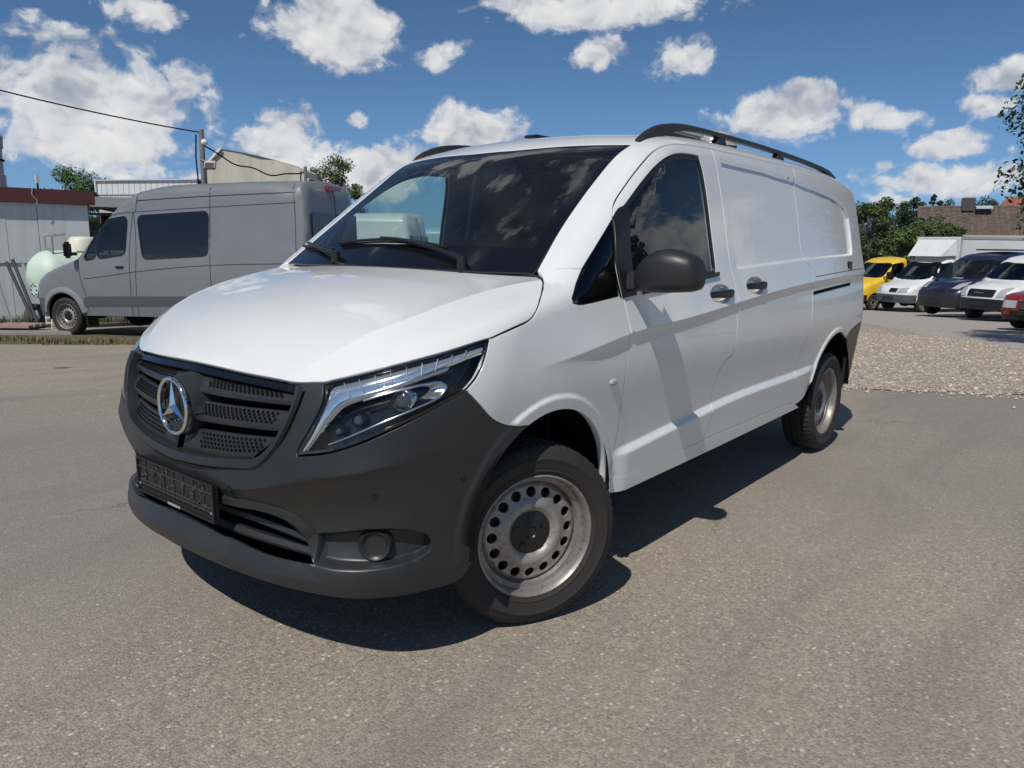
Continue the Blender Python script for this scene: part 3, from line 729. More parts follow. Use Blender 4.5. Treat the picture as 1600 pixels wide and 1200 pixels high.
def build_vito_front(root, B, Lint, _x):
    # grille: back plate, three perforated bars on each side, centre pod, emblem
    gl = [(.79,0,.950),(.778,.28,.943),(.758,.426,.938),(.745,.53,.934),(.766,.535,.884),(.788,.515,.821),(.809,.474,.752),(.828,.42,.705),(.856,.289,.684),(.879,.047,.665),(.881,0,.664)]
    half = catmull(gl, .03); L = np.vstack([half, mir(half[1:-1])[::-1]])
    panel('grille_back', B, SPH, [L], DARK, root, h=.04, off=-.11, flange=-.09, gap=-.004)
    # top strip in gloss black
    t0 = resample(catmull(gl[:4], .02), 24); n0 = B.normal(t0)
    t1 = t0-np.array([0,0,.024]); t1 = SPH.pos(SPH.uv(t1), B); n1 = B.normal(t1)
    rows = [t0-n0*.03, t0-n0*.008, t1-n1*.006, t1-n1*.05]
    loft('grille_top_strip', [np.vstack([mir(r[1:])[::-1], r]) for r in rows], TRIMBLK, root, smooth=30)
    def surf(y, z, off):
        ch = Chart('front'); ch.x0 = .2; P = ch.pos(np.stack([y, z], 1), B); return P+B.normal(P)*off
    def outer_y(z): return np.interp(z, [.684,.705,.752,.821,.884,.934], [.30,.40,.462,.503,.523,.52])
    # bars: (upper z inner, upper z outer, lower z inner, lower z outer)
    bars = [(.940,.930,.882,.889), (.845,.858,.785,.804), (.742,.770,.668,.706)]
    for (ui, uo, li, lo) in bars:
        n = 30; yu = np.linspace(.02, outer_y(uo)-.004, n); yl = np.linspace(.02, outer_y(lo)-.004, n); s = np.linspace(0, 1, n)
        zu = ui+(uo-ui)*s; zl = li+(lo-li)*s
        if li < .70: zl = np.interp(yl, [0,.047,.289,.418,.5], [.666,.668,.688,.710,.76])
        up = surf(yu, zu, -.030); lw = surf(yl, zl, -.010); m1 = surf(yu*.5+yl*.5, zu*.5+zl*.5, -.018)
        lip = surf(yl, zl-.010, -.016); bk = surf(yl, zl-.012, -.060)
        loft('grille_bar', [up-np.array([.012,0,0]), up, m1, lw, lip, bk], PLASTIC, root, smooth=50, mirror=True)
        # perforation: rows of small round holes
        V = []; F = []; Q = []
        for rr in range(4):
            f = .16+.18*rr
            for y in np.arange(.120+(rr % 2)*.010, outer_y(uo)-.045, .0200):
                s = np.clip((y-.02)/(outer_y(uo)-.024), 0, 1); a = ui+(uo-ui)*s; b = li+(lo-li)*s
                if li < .70: b = float(np.interp(y, [0,.047,.289,.418,.5], [.666,.668,.688,.710,.76]))
                Q.append((y, a+(b-a)*f, np.interp(f, [0,.5,1], [-.030,-.018,-.010])+.0022)); Q.append((y, a+(b-a)*(f+.1), np.interp(f+.1, [0,.5,1], [-.030,-.018,-.010])+.0022))
        Q = np.array(Q); S = surf(Q[:,0], Q[:,1], Q[:,2:3])
        for c, c2 in zip(S[::2], S[1::2]):
            u = c2-c; u /= np.linalg.norm(u); v = np.array([0,1.,0])-u*u[1]; v /= np.linalg.norm(v); k = len(V)
            V += [c+.0058*(math.cos(q)*u+math.sin(q)*v) for q in np.linspace(0, 2*math.pi, 8, endpoint=False)]; F.append(tuple(range(k, k+8)))
        for sg in (1, -1):
            tag(mesh('perforation', np.array(V)*[1,sg,1], F, DARK, root), kind='stuff')
    # centre pod behind the star
    pod = MB(); pod.lathe([(.001,-.006),(.078,-.006),(.092,.002),(.099,-.002),(.106,-.03),(.114,-.09)], (.858,0,.815), 'x', 40)
    pod.build('emblem_pod', PLASTIC, root, smooth=40)
    for sg in (1, -1):   # arrow-shaped shoulders running from the pod into the bars
        for (zc, yo, hh) in ((.810,.165,.026),):
            V = [(.868,sg*.05,zc+hh),(.868,sg*.05,zc-hh),(.835,sg*yo,zc),(.76,sg*.05,zc+hh),(.76,sg*.05,zc-hh),(.76,sg*yo,zc)]
            mb = MB().add(V, [(0,1,2),(3,5,4),(0,2,5,3),(1,4,5,2),(0,3,4,1)]); mb.build('pod_shoulder', PLASTIC, root, bevel=.004, smooth=40)
    # emblem: ring with a three-pointed star
    ec = Vector((.878,0,.815)); ring = MB(); pts = [(ec.x, ec.y+.093*math.sin(t), ec.z+.093*math.cos(t)) for t in np.linspace(0, 2*math.pi, 49)]
    ring.tube(pts, .0075, 8, caps=False); em = ring.build('emblem_ring', CHROME, root, smooth=60, weld=True)
    star = MB()
    for q in range(3):
        a = 2*math.pi*q/3; tip = Vector((0, math.sin(a)*.089, math.cos(a)*.089)); l = a+math.pi/3; r = a-math.pi/3
        pl_ = Vector((0, math.sin(l)*.021, math.cos(l)*.021)); pr = Vector((0, math.sin(r)*.021, math.cos(r)*.021)); top = Vector((.013,0,0)); bk = Vector((-.012,0,0))
        star.add([ec+top, ec+tip, ec+pl_, ec+pr, ec+bk], [(0,2,1),(0,1,3),(4,1,2),(4,3,1)])
    star.build('emblem_star', CHROME, em)
    # lower intake: dark back, bars
    panel('intake_back', B, SPH, [Lint], DARK, root, h=.05, off=-.10, flange=-.09, gap=-.002)
    for z0, z1 in ((.487,.470), (.437,.430)):
        ys = np.linspace(0, .575 if z0 > .46 else .60, 30); zz = z0+(z1-z0)*(ys/.6)**2*2.5
        rows = []
        for dz, of in ((.012,-.075), (.010,-.018), (-.004,-.012), (-.010,-.018), (-.012,-.07)):
            rows.append(surf(ys, zz+dz, of))
        loft('intake_bar', [np.vstack([mir(r[1:])[::-1], r]) for r in rows], PLASTIC, root, smooth=35)
    # frame round the intake: raised moulding sweeping down to the lamp recess
    fr = resample(catmull([(.886,0,.532),(.870,.266,.530),(.842,.411,.533),(.824,.490,.519),(.806,.550,.485),(.795,.586,.446),(.783,.612,.400)], .01), 40)
    fo = resample(catmull([(.884,0,.556),(.868,.266,.556),(.836,.430,.556),(.812,.520,.540),(.790,.590,.502),(.776,.625,.462),(.767,.645,.405)], .01), 40)
    fr = SPH.pos(SPH.uv(fr), B); fo = SPH.pos(SPH.uv(fo), B); na = B.normal(fr); nb = B.normal(fo)
    tp = (1-sstep(.80, 1., np.linspace(0, 1, 40)))[:,None]
    rows = [fr-na*.035, fr+na*(.012*tp-.006*(1-tp)), fr*.7+fo*.3+na*(.017*tp-.006*(1-tp)), fo+nb*(.010*tp-.006*(1-tp)), fo-nb*.006]
    loft('intake_frame', rows, PLASTIC, root, smooth=30, mirror=True)
    # lip
    li = resample(catmull([(.885,0,.425),(.880,.12,.420),(.863,.273,.405),(.827,.452,.388),(.78,.605,.384),(.70,.74,.376),(.62,.84,.380),(.575,.885,.40)], .01), 50)
    lo = resample(catmull([(.882,0,.372),(.878,.12,.369),(.860,.273,.360),(.82,.452,.350),(.77,.605,.350),(.69,.75,.352),(.61,.85,.362),(.560,.895,.382)], .01), 50)
    lb = resample(catmull([(.868,0,.328),(.864,.12,.327),(.846,.273,.320),(.80,.46,.308),(.745,.62,.299),(.66,.77,.298),(.58,.85,.303),(.53,.885,.32)], .01), 50); lb = HC.pos(HC.uv(lb), B)
    li, lo = [SPH.pos(SPH.uv(q), B) for q in (li, lo)]; n1, n2 = B.normal(li), B.normal(lo)
    n2[:,2] = 0; tap = (1-sstep(.45, .88, np.linspace(0, 1, 50)))[:,None]
    dn = .016*(1-tap)
    rows = [li-n1*.03, li+n1*(.006*tap-dn), lo+n2*(.020*tap-dn), lo+n2*(.021*tap-dn)-np.array([0,0,.014]), lb+n2*(.014*tap-dn), lb-n2*.05]
    loft('front_lip', [np.vstack([mir(r[1:])[::-1], r]) for r in rows], PLASTIC, root, smooth=30)
    # blanked fog-lamp rings, parking sensors
    for sg in (1, -1):
        c = Vector(tuple(HC.pos(HC.uv([(.695,.775,.449)]), B)[0])); nrm = Vector(tuple(B.normal(np.array([[.715,.775,.55]]))[0])); nrm.z = 0; nrm.normalize()
        mb = MB(); mb.lathe([(.001,.018),(.034,.020),(.038,.026),(.046,.030),(.052,.022),(.060,-.03)], (0,0,0), 'z', 32)
        o = mb.build('fog_lamp_blank', PLASTIC, root, smooth=40); o.rotation_euler = Vector((nrm.x, nrm.y*sg, .0)).to_track_quat('Z', 'Y').to_euler(); o.location = (c.x-nrm.x*.004, (c.y-nrm.y*.004)*sg, c.z)
        for (y, z) in ((.317,.592), (.776,.618)):
            p = surf(np.array([y]), np.array([z]), 0.)[0]; nn = Vector(tuple(B.normal(p[None])[0]))
            so_ = MB().lathe([(.0005,.0015),(.008,.0015),(.0085,-.004),(.0105,-.004),(.0115,.0012),(.013,-.004)], (0,0,0), 'z', 18).build('parking_sensor', BLACKP, root, smooth=30)
            so_.location = (p[0], p[1]*sg, p[2]); so_.rotation_euler = Vector((nn.x, nn.y*sg, nn.z)).to_track_quat('Z', 'Y').to_euler()
        so_ = MB().lathe([(.0005,.0015),(.008,.0015),(.0085,-.004),(.0105,-.004),(.0115,.0012),(.013,-.004)], (0,0,0), 'z', 18).build('parking_sensor', BLACKP, root, smooth=30)
        p = SPH.pos(SPH.uv([(.445,.932,.652)]), B)[0]; nn = B.normal(p[None])[0]; so_.location = (p[0], p[1]*sg, p[2]); so_.rotation_euler = Vector((nn[0], nn[1]*sg, nn[2])).to_track_quat('Z', 'Y').to_euler()
    # number plate holder
    ph = MB().box((.893,0,.532), (.018,.530,.136)).build('plate_holder', BLACKP, root, bevel=.006, smooth=40)
    rim = MB()
    for z in (.594,.472,.490): rim.box((.9045,0,z), (.006,.520,.007 if z != .490 else .003))
    for y in (-.258,.258): rim.box((.9045,y,.532), (.0062,.009,.128))
    rim.build('plate_rim', BLACKP, ph)
    ribs = MB(); rnd = random.Random(4)
    for y in np.linspace(-.20, .20, 7): ribs.box((.9035,y,.540), (.004,.003,.10))
    for z in (.515,.565,.502): ribs.box((.9035,0,z), (.0035,.50,.003))
    for _ in range(46):
        y = rnd.uniform(-.23,.23); z = rnd.uniform(.51,.585); ribs.box((.9033,y,z), (.004,rnd.uniform(.005,.022),rnd.uniform(.003,.012)))
    ribs.build('plate_ribs', INTER, ph)
    wt = mat('white_print', (.75,.75,.75), .6); tx = MB(); y = .045
    for q in range(11):     # tiny dealer lettering, too small to read
        w_ = (.0065,.004,.007,.0045)[q % 4]; y -= w_*.5+.0022; tx.box((.9079,y,.4715), (.0006,w_*.55,.0075 if q % 3 else .010)); tx.box((.9079,y+w_*.1,.4685 if q % 2 else .4745), (.0006,w_,.0022)); y -= w_*.5
    tx.build('plate_lettering', wt, ph)
    for y in (-.245,.245): MB().lathe([(.0005,.003),(.005,.002),(.006,0)], (.9045,y,.500), 'x', 12).build('plate_screw', CHROME, ph, smooth=30)
    ph.location.x -= .008

def build_vito_lamps(root, B):
    k = {a: [np.array(p) for p in b] for a, b in K.items()}
    R = lambda c: list(reversed(c))
    L = chain(k['lamp_top'], k['lamp_out'], k['lamp_bot'], k['lamp_in'], step=.012)
    cov = panel('headlamp', B, SPH, [L], GLASSL, root, h=.02, off=-.001, flange=.004, gap=.0035, mirror=True)
    LB = mat('lamp_black', (.010,.010,.011), .25); DRL = mat('lamp_clear', (.80,.84,.88), .12, metal=.85)
    LENS = mat('lamp_lens', (.05,.055,.06), .02, coat=1.); SIL = mat('lamp_silver', (.62,.64,.66), .18, metal=1.)
    bk = panel('lamp_housing', B, SPH, [L], LB, None, h=.03, off=-.062, flange=-.058, gap=.002, mirror=True)
    for c, b in zip(cov, bk): b.parent = c
    def on(P, off):
        P = SPH.pos(SPH.uv(np.asarray(P, float)), B); return P+B.normal(P)*off
    # black edge band just under the cover
    Lu = SPH.uv(L); li = SPH.pos(shrink(Lu, .010, True), B)
    eb = panel('lamp_edge', B, SPH, [L, li], TRIMBLK, None, h=.02, off=-.004, flange=.004, gap=.003, mirror=True)
    for c, b in zip(cov, eb): b.parent = c
    def strip(name, A, Bc, offa, offb, m, bulge=.006, n=50, rows=6):
        a = resample(catmull(A, .01), n); b = resample(catmull(Bc, .01), n); rr = []
        for i, t in enumerate(np.linspace(0, 1, rows)):
            rr.append(on(a*(1-t)+b*t, offa*(1-t)+offb*t+bulge*math.sin(math.pi*t)))
        for c, o in zip(cov, loft(name, rr, m, None, smooth=60, mirror=True)): o.parent = c
    # clear daytime-light band along the top and down the inner edge
    top = [(.785,.574,.742),(.766,.607,.80),(.748,.627,.86),(.725,.634,.905),(.700,.632,.938),(.655,.690,.962),(.596,.762,.986),(.464,.870,1.030),(.340,.922,1.060)]
    low = [(.776,.592,.745),(.757,.630,.806),(.735,.655,.862),(.712,.672,.898),(.680,.705,.917),(.632,.758,.938),(.570,.815,.963),(.450,.890,1.005),(.345,.926,1.035)]
    strip('daylight_band', top, low, -.012, -.018, DRL, .006)
    low2 = [(.772,.600,.746),(.750,.640,.808),(.728,.667,.860),(.704,.686,.888),(.672,.718,.905),(.624,.770,.926),(.562,.826,.952),(.470,.886,.984)]
    strip('chrome_blade', low[:8], low2, -.010, -.020, SIL, .004)
    # segments inside the band
    a = resample(catmull(top, .01), 60); b = resample(catmull(low, .01), 60); seg = MB()
    for i in range(22, 58, 4):
        p = on([a[i], b[max(i-2, 0)]], -.006); seg.beam(p[0], p[1], .002, .003)
    for sg, c in zip((1, -1), cov):
        s2 = MB(); s2.v = [(x, y*sg, z) for x, y, z in seg.v]; s2.f = list(seg.f); s2.build('light_divider', mat('lamp_frost', (.30,.34,.40), .35), c)
    # chrome loop round the main beams
    loop = [(.742,.660,.772),(.712,.720,.800),(.640,.800,.845),(.560,.858,.882),(.500,.895,.915),(.478,.900,.945),(.490,.892,.958),(.530,.862,.955),(.600,.795,.932),(.660,.730,.905)]
    pts = on(catmull(loop, .012), -.016); tb = MB(); tb.tube(pts, .0042, 8)
    wide = [(.500,.895,.915),(.472,.905,.945),(.486,.896,.960),(.530,.862,.957)]
    for sg, c in zip((1, -1), cov):
        t2 = MB(); t2.v = [(x, y*sg, z) for x, y, z in tb.v]; t2.f = list(tb.f); t2.build('chrome_loop', SIL, c, smooth=60)
    strip('reflector', [(.512,.888,.908),(.478,.902,.940),(.486,.896,.958),(.540,.853,.952)], [(.55,.855,.905),(.515,.872,.925),(.508,.878,.938),(.545,.85,.940)], -.016, -.045, SIL, 0, 20, 3)
    for (p, r) in (((.585,.822,.905), .030), ((.680,.722,.842), .017), ((.722,.672,.808), .012)):
        q = on([p], -.038)[0]; nn = B.normal(np.array([p]))[0]; nn = Vector((nn[0]+.5, nn[1]*.6, nn[2]*.2)).normalized()
        for sg, c in zip((1, -1), cov):
            lens = MB().lathe([(.0005,.012),(r*.4,.011),(r*.75,.007),(r,0),(r*1.08,-.002)], (0,0,0), 'z', 24).build('projector_lens', LENS, c, smooth=60)
            lens.location = (q[0], q[1]*sg, q[2]); lens.rotation_euler = Vector((nn.x, nn.y*sg, nn.z)).to_track_quat('Z', 'Y').to_euler()
            rg = MB().lathe([(r*1.06,-.003),(r*1.12,.004),(r*1.25,.002),(r*1.4,-.022)], (0,0,0), 'z', 24).build('lens_ring', SIL if r > .02 else LB, c, smooth=60)
            rg.location = lens.location; rg.rotation_euler = lens.rotation_euler

# ---- wheels (axle along y, outer face +y)
def wheel_parts(R_=.337, rr=.225, holes=16):
    th = np.linspace(0, 2*math.pi, 181)[:-1]; prof = []
    w = .104
    half = [(rr-.004,.080),(rr+.006,.092),(rr+.016,.096),(rr+.018,.0985),(rr+.022,.0985),(rr+.024,.097),(rr+.045,.1035),(rr+.060,.105),(rr+.062,.1065),(rr+.066,.1062),(rr+.068,.104),(R_-.030,.100),(R_-.022,.096),(R_-.009,.086)]
    tread = [(R_-.003,.078),(R_,.066),(R_,.046),(R_-.008,.043),(R_-.008,.036),(R_,.033),(R_,.008),(R_-.008,.005)]
    prof = half+tread; prof = prof+[(r, -y) for r, y in reversed(prof)]
    V = []; F = []; L = len(prof)
    for i, t in enumerate(th):
        for j, (r, y) in enumerate(prof):
            d = 0
            if abs(y) > .03 and abs(y) < .090 and r > R_-.012 and i % 3 == 0: d = -.005
            if abs(y) <= .03 and r > R_-.004 and i % 4 == 0: d = -.004
            sh = .0 if abs(y) > .09 else .012*math.sin(abs(y)*40)
            V.append(((r+d)*math.cos(t+sh), y, (r+d)*math.sin(t+sh)))
    n = len(th)
    for i in range(n):
        for j in range(L-1): a = i*L+j; b = ((i+1) % n)*L+j; F.append((a, a+1, b+1, b))
    tyre = (V, F)
    # barrel and flange
    bar = [(rr-.006,.070),(rr+.001,.088),(rr+.004,.092),(rr-.001,.0945),(rr-.006,.090),(rr-.012,.074),(rr-.014,.052),(rr-.030,.046),(rr-.034,.036),(rr-.037,.018),(rr-.034,-.04),(rr-.02,-.075),(rr-.004,-.088)]
    # disc with holes: plane triangulation, dished by radius
    fy = spl([.05,.075,.088,.100,.112,.128,.146,.165,.180,.192], [.030,.036,.048,.056,.057,.050,.043,.040,.036,.020])
    ro, ri = rr-.034, .060; s = rr/.225
    loops = [[(ro*math.cos(t), ro*math.sin(t)) for t in np.linspace(0, 2*math.pi, 96, endpoint=False)], [(ri*math.cos(t), ri*math.sin(t)) for t in np.linspace(0, 2*math.pi, 48, endpoint=False)]]
    for q in range(holes):
        a = 2*math.pi*q/holes; c = (.154*s*math.cos(a), .154*s*math.sin(a)); loops.append([(c[0]+.0195*s*math.cos(t), c[1]+.0195*s*math.sin(t)) for t in np.linspace(0, 2*math.pi, 18, endpoint=False)])
    pts = []; ed = []
    for l in loops:
        m = len(pts); pts += l; ed += [(m+i, m+(i+1) % len(l)) for i in range(len(l))]
    LP = [np.array(l) for l in loops]
    for r in np.arange(ri+.009, ro-.004, .010):
        for t in np.linspace(0, 2*math.pi, int(2*math.pi*r/.012), endpoint=False):
            p = np.array([[r*math.cos(t), r*math.sin(t)]])
            if all(abs(np.hypot(*(p[0]-l.mean(0)))-np.hypot(*(l[0]-l.mean(0)))) > .003 for l in LP[2:]) and not any(np.hypot(*(p[0]-l.mean(0))) < .0195*s for l in LP[2:]): pts.append(tuple(p[0]))
    vo, eo, fo, *_ = delaunay_2d_cdt([Vector(p) for p in pts], ed, [], 0, 1e-8)
    UV = np.array([tuple(v) for v in vo]); T = np.array([tuple(f) for f in fo]); c = UV[T].mean(1); rad_ = np.hypot(c[:,0], c[:,1]); kp = (rad_ > ri*.998) & (rad_ < ro)
    for l in LP[2:]: kp &= np.hypot(c[:,0]-l[:,0].mean(), c[:,1]-l[:,1].mean()) > .0195*s*.97
    T = T[kp]; rv = np.hypot(UV[:,0], UV[:,1]); Y = fy(rv/s)
    e = .001; slope = (fy((rv+e)/s)-fy((rv-e)/s))/(2*e); nr = np.stack([-slope*UV[:,0]/np.maximum(rv,1e-6), np.ones_like(rv), -slope*UV[:,1]/np.maximum(rv,1e-6)], 1); nr /= np.linalg.norm(nr, axis=1, keepdims=True)
    P = np.stack([UV[:,0], Y, UV[:,1]], 1); fn = np.cross(P[T[:,1]]-P[T[:,0]], P[T[:,2]]-P[T[:,0]]); fl = fn[:,1] < 0; T[fl] = T[fl][:,::-1]
    V = P.tolist(); NV = nr.tolist(); F = [tuple(t) for t in T]
    for l in LP[2:]:      # rolled edges of the holes
        k = len(V); m = len(l); cc = l.mean(0)
        for dep in (0, .010):
            for q in l:
                r = np.hypot(*q); V.append((q[0], float(fy(r/s))-dep, q[1])); d = (cc-q)/np.linalg.norm(cc-q); NV.append((d[0], .2, d[1]))
        for i in range(m): F.append((k+i, k+m+i, k+m+(i+1) % m, k+(i+1) % m))
    return tyre, bar, (V, F, NV)
_wp = {}
def make_wheel(parent, loc, rz, key='steel', flip=False, R_=.337, rr=.225, holes=16, discm=None, name='wheel'):
    if key not in _wp:
        (tv, tf), bar, (dv, df, dn) = wheel_parts(R_, rr, holes)
        t = mesh('tyre', tv, tf, RUBBER, None, smooth=True); t.data.set_sharp_from_angle(angle=rad(35))
        b = MB().lathe(bar, (0,0,0), 'y', 72).build('rim', discm or STEEL, None, smooth=40)
        d = mesh('wheel_disc', dv, df, discm or STEEL, None, normals=dn)
        hc = MB().lathe([(.0005,.040),(.02,.0405),(.024,.046),(.030,.046),(.034,.043),(.075,.044),(.084,.040),(.088,.028)], (0,0,0), 'y', 40)
        for q in range(5):
            a = 2*math.pi*q/5+.3; hc.box((.060*math.cos(a), .0435, .060*math.sin(a)), (.024,.008,.020), ry=-a)
        h = hc.build('hub_cap', BLACKP, None, smooth=40)
        br = MB().lathe([(.02,.012),(.150,.012),(.150,-.012),(.02,-.012)], (0,0,0), 'y', 40).build('brake_disc', mat('brake', (.06,.055,.05), .6, metal=.5), None)
        ins = MB().lathe([(.001,-.09),(rr-.05,-.09),(rr-.045,.0)], (0,0,0), 'y', 32).build('wheel_back', DARK, None)
        _wp[key] = [t, b, d, h, br, ins]; first = True
    else: first = False
    w = bpy.data.objects.new(name, None); link(w, parent); w.empty_display_size = .1
    w.location = loc; w.rotation_euler = (0, 0, rz+(math.pi if flip else 0))
    for p in _wp[key]:
        if first: p.parent = w
        else: dup(p, w)
    return w
def build_vito_details(root, B):
    # wheels: front pair steered to the right
    st = rad(-25); ZC = .337
    make_wheel(root, (0,.828,ZC), st); make_wheel(root, (0,-.828,ZC), st, flip=True)
    make_wheel(root, (-3.2,.823,ZC), 0); make_wheel(root, (-3.2,-.823,ZC), 0, flip=True)
    # wheel housings and floor pan
    for cx, cz, y0 in ((AF[0], AF[1], .50), (AR[0], AR[1], .56)):
        for sg in (1, -1):
            mb = MB(); n = 24; r = RF+.012; V = []; F = []
            for i in range(n+1):
                a = -.02+(math.pi+.04)*i/n
                for y in (.935, y0): V.append((cx+r*math.cos(a), y*sg, cz+r*math.sin(a)))
            for i in range(n): F.append((2*i, 2*i+1, 2*i+3, 2*i+2))
            V.append((cx, y0*sg, cz)); c = len(V)-1
            for i in range(n): F.append((2*i+1, 2*i+3, c))
            mb.add(V, F).build('wheel_housing', DARK, root)
    fl = MB(); fl.box((-1.6,0,.44), (2.35,1.80,.05)); fl.box((.30,0,.36), (.85,1.2,.04)); fl.box((-3.7,0,.45), (.45,1.7,.05)); fl.box((-3.2,0,.55), (.9,1.05,.05)); fl.box((-.05,0,.55), (.85,.95,.05))
    fl.build('floor_pan', DARK, root)
    ax = MB(); ax.tube([(-3.2,-.75,.32),(-3.2,.75,.32)], .045, 10); ax.tube([(-.02,-.75,.30),(-.02,.75,.30)], .035, 10); ax.box((-.02,0,.32), (.35,.5,.14)); ax.tube([(-3.6,-.3,.36),(-3.0,-.35,.34),(-1.0,-.3,.36)], .05, 8)
    ax.build('axle', DARK, root)
    # sliding-door rail slot, rear seam, small flap
    sl = [(-2.66,.938,1.094),(-3.0,.933,1.108),(-3.47,.925,1.126)]
    c = np.array([catmull(sl, .03)])[0]; lo = CYL.pos(CYL.uv(c-np.array([0,0,.010])), B); up = CYL.pos(CYL.uv(c+np.array([0,0,.010])), B); nn = B.normal(lo)
    loft('door_rail', [lo-nn*.002, lo+nn*.002, up+nn*.002, up-nn*.002], DARK, root, mirror=True)
    s2 = catmull([(-2.69,.926,1.187),(-3.2,.91,1.20),(-3.90,.891,1.219)], .03); lo = CYL.pos(CYL.uv(s2-np.array([0,0,.0025])), B); up = CYL.pos(CYL.uv(s2+np.array([0,0,.0025])), B); nn = B.normal(lo)
    loft('body_seam', [lo+nn*.0006, up+nn*.0006], mat('seam', (.05,.05,.05), .8), root, mirror=True)
    for sg in (1, -1):
        p = CYL.pos(CYL.uv([(-3.45,.905,1.247)]), B)[0]; MB().box((p[0], (p[1]+.004)*sg, p[2]), (.085,.016,.055)).build('side_reflector', BLACKP, root, bevel=.006, smooth=40)
        p = CYL.pos(CYL.uv([(-.372,.958,.851)]), B)[0]
        MB().ball((p[0], (p[1]+.002)*sg, p[2]), .020, 16, (1.25,.45,.72)).build('side_repeater', mat('repeater', (.42,.41,.37), .3, coat=.4), root, smooth=80)
        # door handles
        for (hx, hz) in HAND:
            q = CYL.pos(CYL.uv([(hx-.14,.94,hz+.002)]), B)[0]; yb = q[1]
            mb = MB(); sec = []
            for x, w, h, y in ((hx+.112,.010,.012,yb-.006),(hx+.085,.018,.020,yb+.000),(hx+.02,.020,.022,yb+.008),(hx-.04,.026,.028,yb+.012),(hx-.095,.026,.028,yb+.010),(hx-.118,.020,.022,yb+.006),(hx-.126,.010,.011,yb+.002)):
                sec.append([(x, (y+w*.5*math.copysign(abs(math.sin(t))**.7, math.sin(t)))*sg, hz+h*.5*1.5*math.copysign(abs(math.cos(t))**.7, math.cos(t))) for t in np.linspace(0, 2*math.pi, 14, endpoint=False)])
            loft('door_handle', [np.array(r) for r in sec], BLACKP, root, closed=True, smooth=60)
    # mirrors
    for sg in (1, -1):
        secs = []
        #  y, x centre, x half, z bottom, z top
        for y, xc, xh, z0, z1 in ((.952,-.515,.026,1.200,1.262),(.972,-.518,.046,1.192,1.300),(1.00,-.522,.060,1.190,1.330),(1.04,-.526,.067,1.190,1.350),(1.085,-.530,.070,1.191,1.356),(1.13,-.536,.067,1.194,1.350),(1.175,-.542,.060,1.198,1.336),(1.198,-.548,.050,1.206,1.318),(1.209,-.552,.030,1.222,1.292)):
            zc, zh = (z0+z1)/2, (z1-z0)/2
            row = []
            for t in np.linspace(0, 2*math.pi, 26, endpoint=False):
                cx, cz = math.cos(t), math.sin(t); e = .62
                x = xc+xh*math.copysign(abs(cx)**(e if cx < 0 else .95), cx); z = zc+zh*math.copysign(abs(cz)**(.66 if cz > 0 else .42), cz)
                row.append((x, y*sg, z))
            secs.append(np.array(row))
        secs = [np.tile(secs[0].mean(0), (26,1))]+secs+[np.tile(secs[-1].mean(0), (26,1))]
        ho = loft('door_mirror', secs, BLACKM, root, closed=True, smooth=60)[0]
        ft = MB(); V = []
        ft.add([(-.47,.925*sg,1.19),(-.57,.925*sg,1.19),(-.57,.922*sg,1.27),(-.48,.922*sg,1.27),(-.485,1.0*sg,1.205),(-.56,1.0*sg,1.205),(-.555,1.0*sg,1.26),(-.49,1.0*sg,1.26)], [(0,1,2,3),(4,7,6,5),(0,4,5,1),(1,5,6,2),(2,6,7,3),(3,7,4,0)])
        ft.build('mirror_foot', BLACKM, ho, bevel=.008, smooth=40)
        MB().box((-.598,1.085*sg,1.270), (.004,.19,.12)).build('mirror_glass', CHROME, ho, bevel=.0015)
        bs = MB().beam((-.60,.938*sg,1.184), (-1.315,.930*sg,1.241), .012, .018).build('belt_strip', BLACKP, root)
    # roof rails
    top = catmull([(-.872,.70,1.785),(-.931,.70,1.838),(-1.011,.70,1.878),(-1.097,.70,1.906),(-1.217,.70,1.926),(-1.34,.70,1.936),(-1.7,.70,1.942),(-2.4,.70,1.940),(-3.19,.70,1.918),(-3.50,.70,1.897),(-3.66,.70,1.860)], .04)
    bot = top.copy(); th = np.interp(-top[:,0], [.87,.95,1.05,1.20,1.32,1.5,3.3,3.5,3.7], [.05,.065,.062,.042,.030,.024,.024,.030,.04]); bot[:,2] -= th
    fin = -top[:,0] < 1.12; bot[fin,2] = np.minimum(bot[fin,2], [float(z)-.004 for z in TOP.pos(top[fin][:,:2], B)[:,2]])
    w0 = np.array([0,.017,0])
    for sg in (1, -1):
        rows = [bot-w0, top-w0-np.array([0,0,.006]), top-w0*.5, top+w0*.5, top+w0-np.array([0,0,.006]), bot+w0]
        rows = [np.asarray(r)*[1,sg,1] for r in rows]; rows.append(rows[0])
        rl = loft('roof_rail', rows, BLACKM, root, smooth=50)[0]
        for x in (-1.72, -2.55, -3.50):
            z = float(TOP.pos(np.array([[x,.70]]), B)[0,2]); V = []
            zt = float(np.interp(-x, -top[:,0], bot[:,2]))
            mb = MB(); mb.add([(x-.07,(.70-.02)*sg,z-.006),(x+.05,(.70-.02)*sg,z-.006),(x+.05,(.70+.02)*sg,z-.006),(x-.07,(.70+.02)*sg,z-.006),(x-.05,(.70-.014)*sg,zt+.006),(x+.03,(.70-.014)*sg,zt+.006),(x+.03,(.70+.014)*sg,zt+.006),(x-.05,(.70+.014)*sg,zt+.006)],
                              [(3,2,1,0),(4,5,6,7),(0,1,5,4),(1,2,6,5),(2,3,7,6),(3,0,4,7)])
            mb.build('rail_foot', BLACKM, rl, bevel=.004, smooth=40)
    # roof-mounted work-light bar behind the near rail
    zr_ = 1.905; CL = mat('clear_lens', (.42,.41,.38), .12, coat=.8, build=dusty((.42,.41,.38), (.2,.19,.17), .6, 30))
    lb = MB().box((-1.97,.45,zr_+.028), (.86,.13,.022)).build('light_bar', BLACKP, root, bevel=.006, smooth=40)
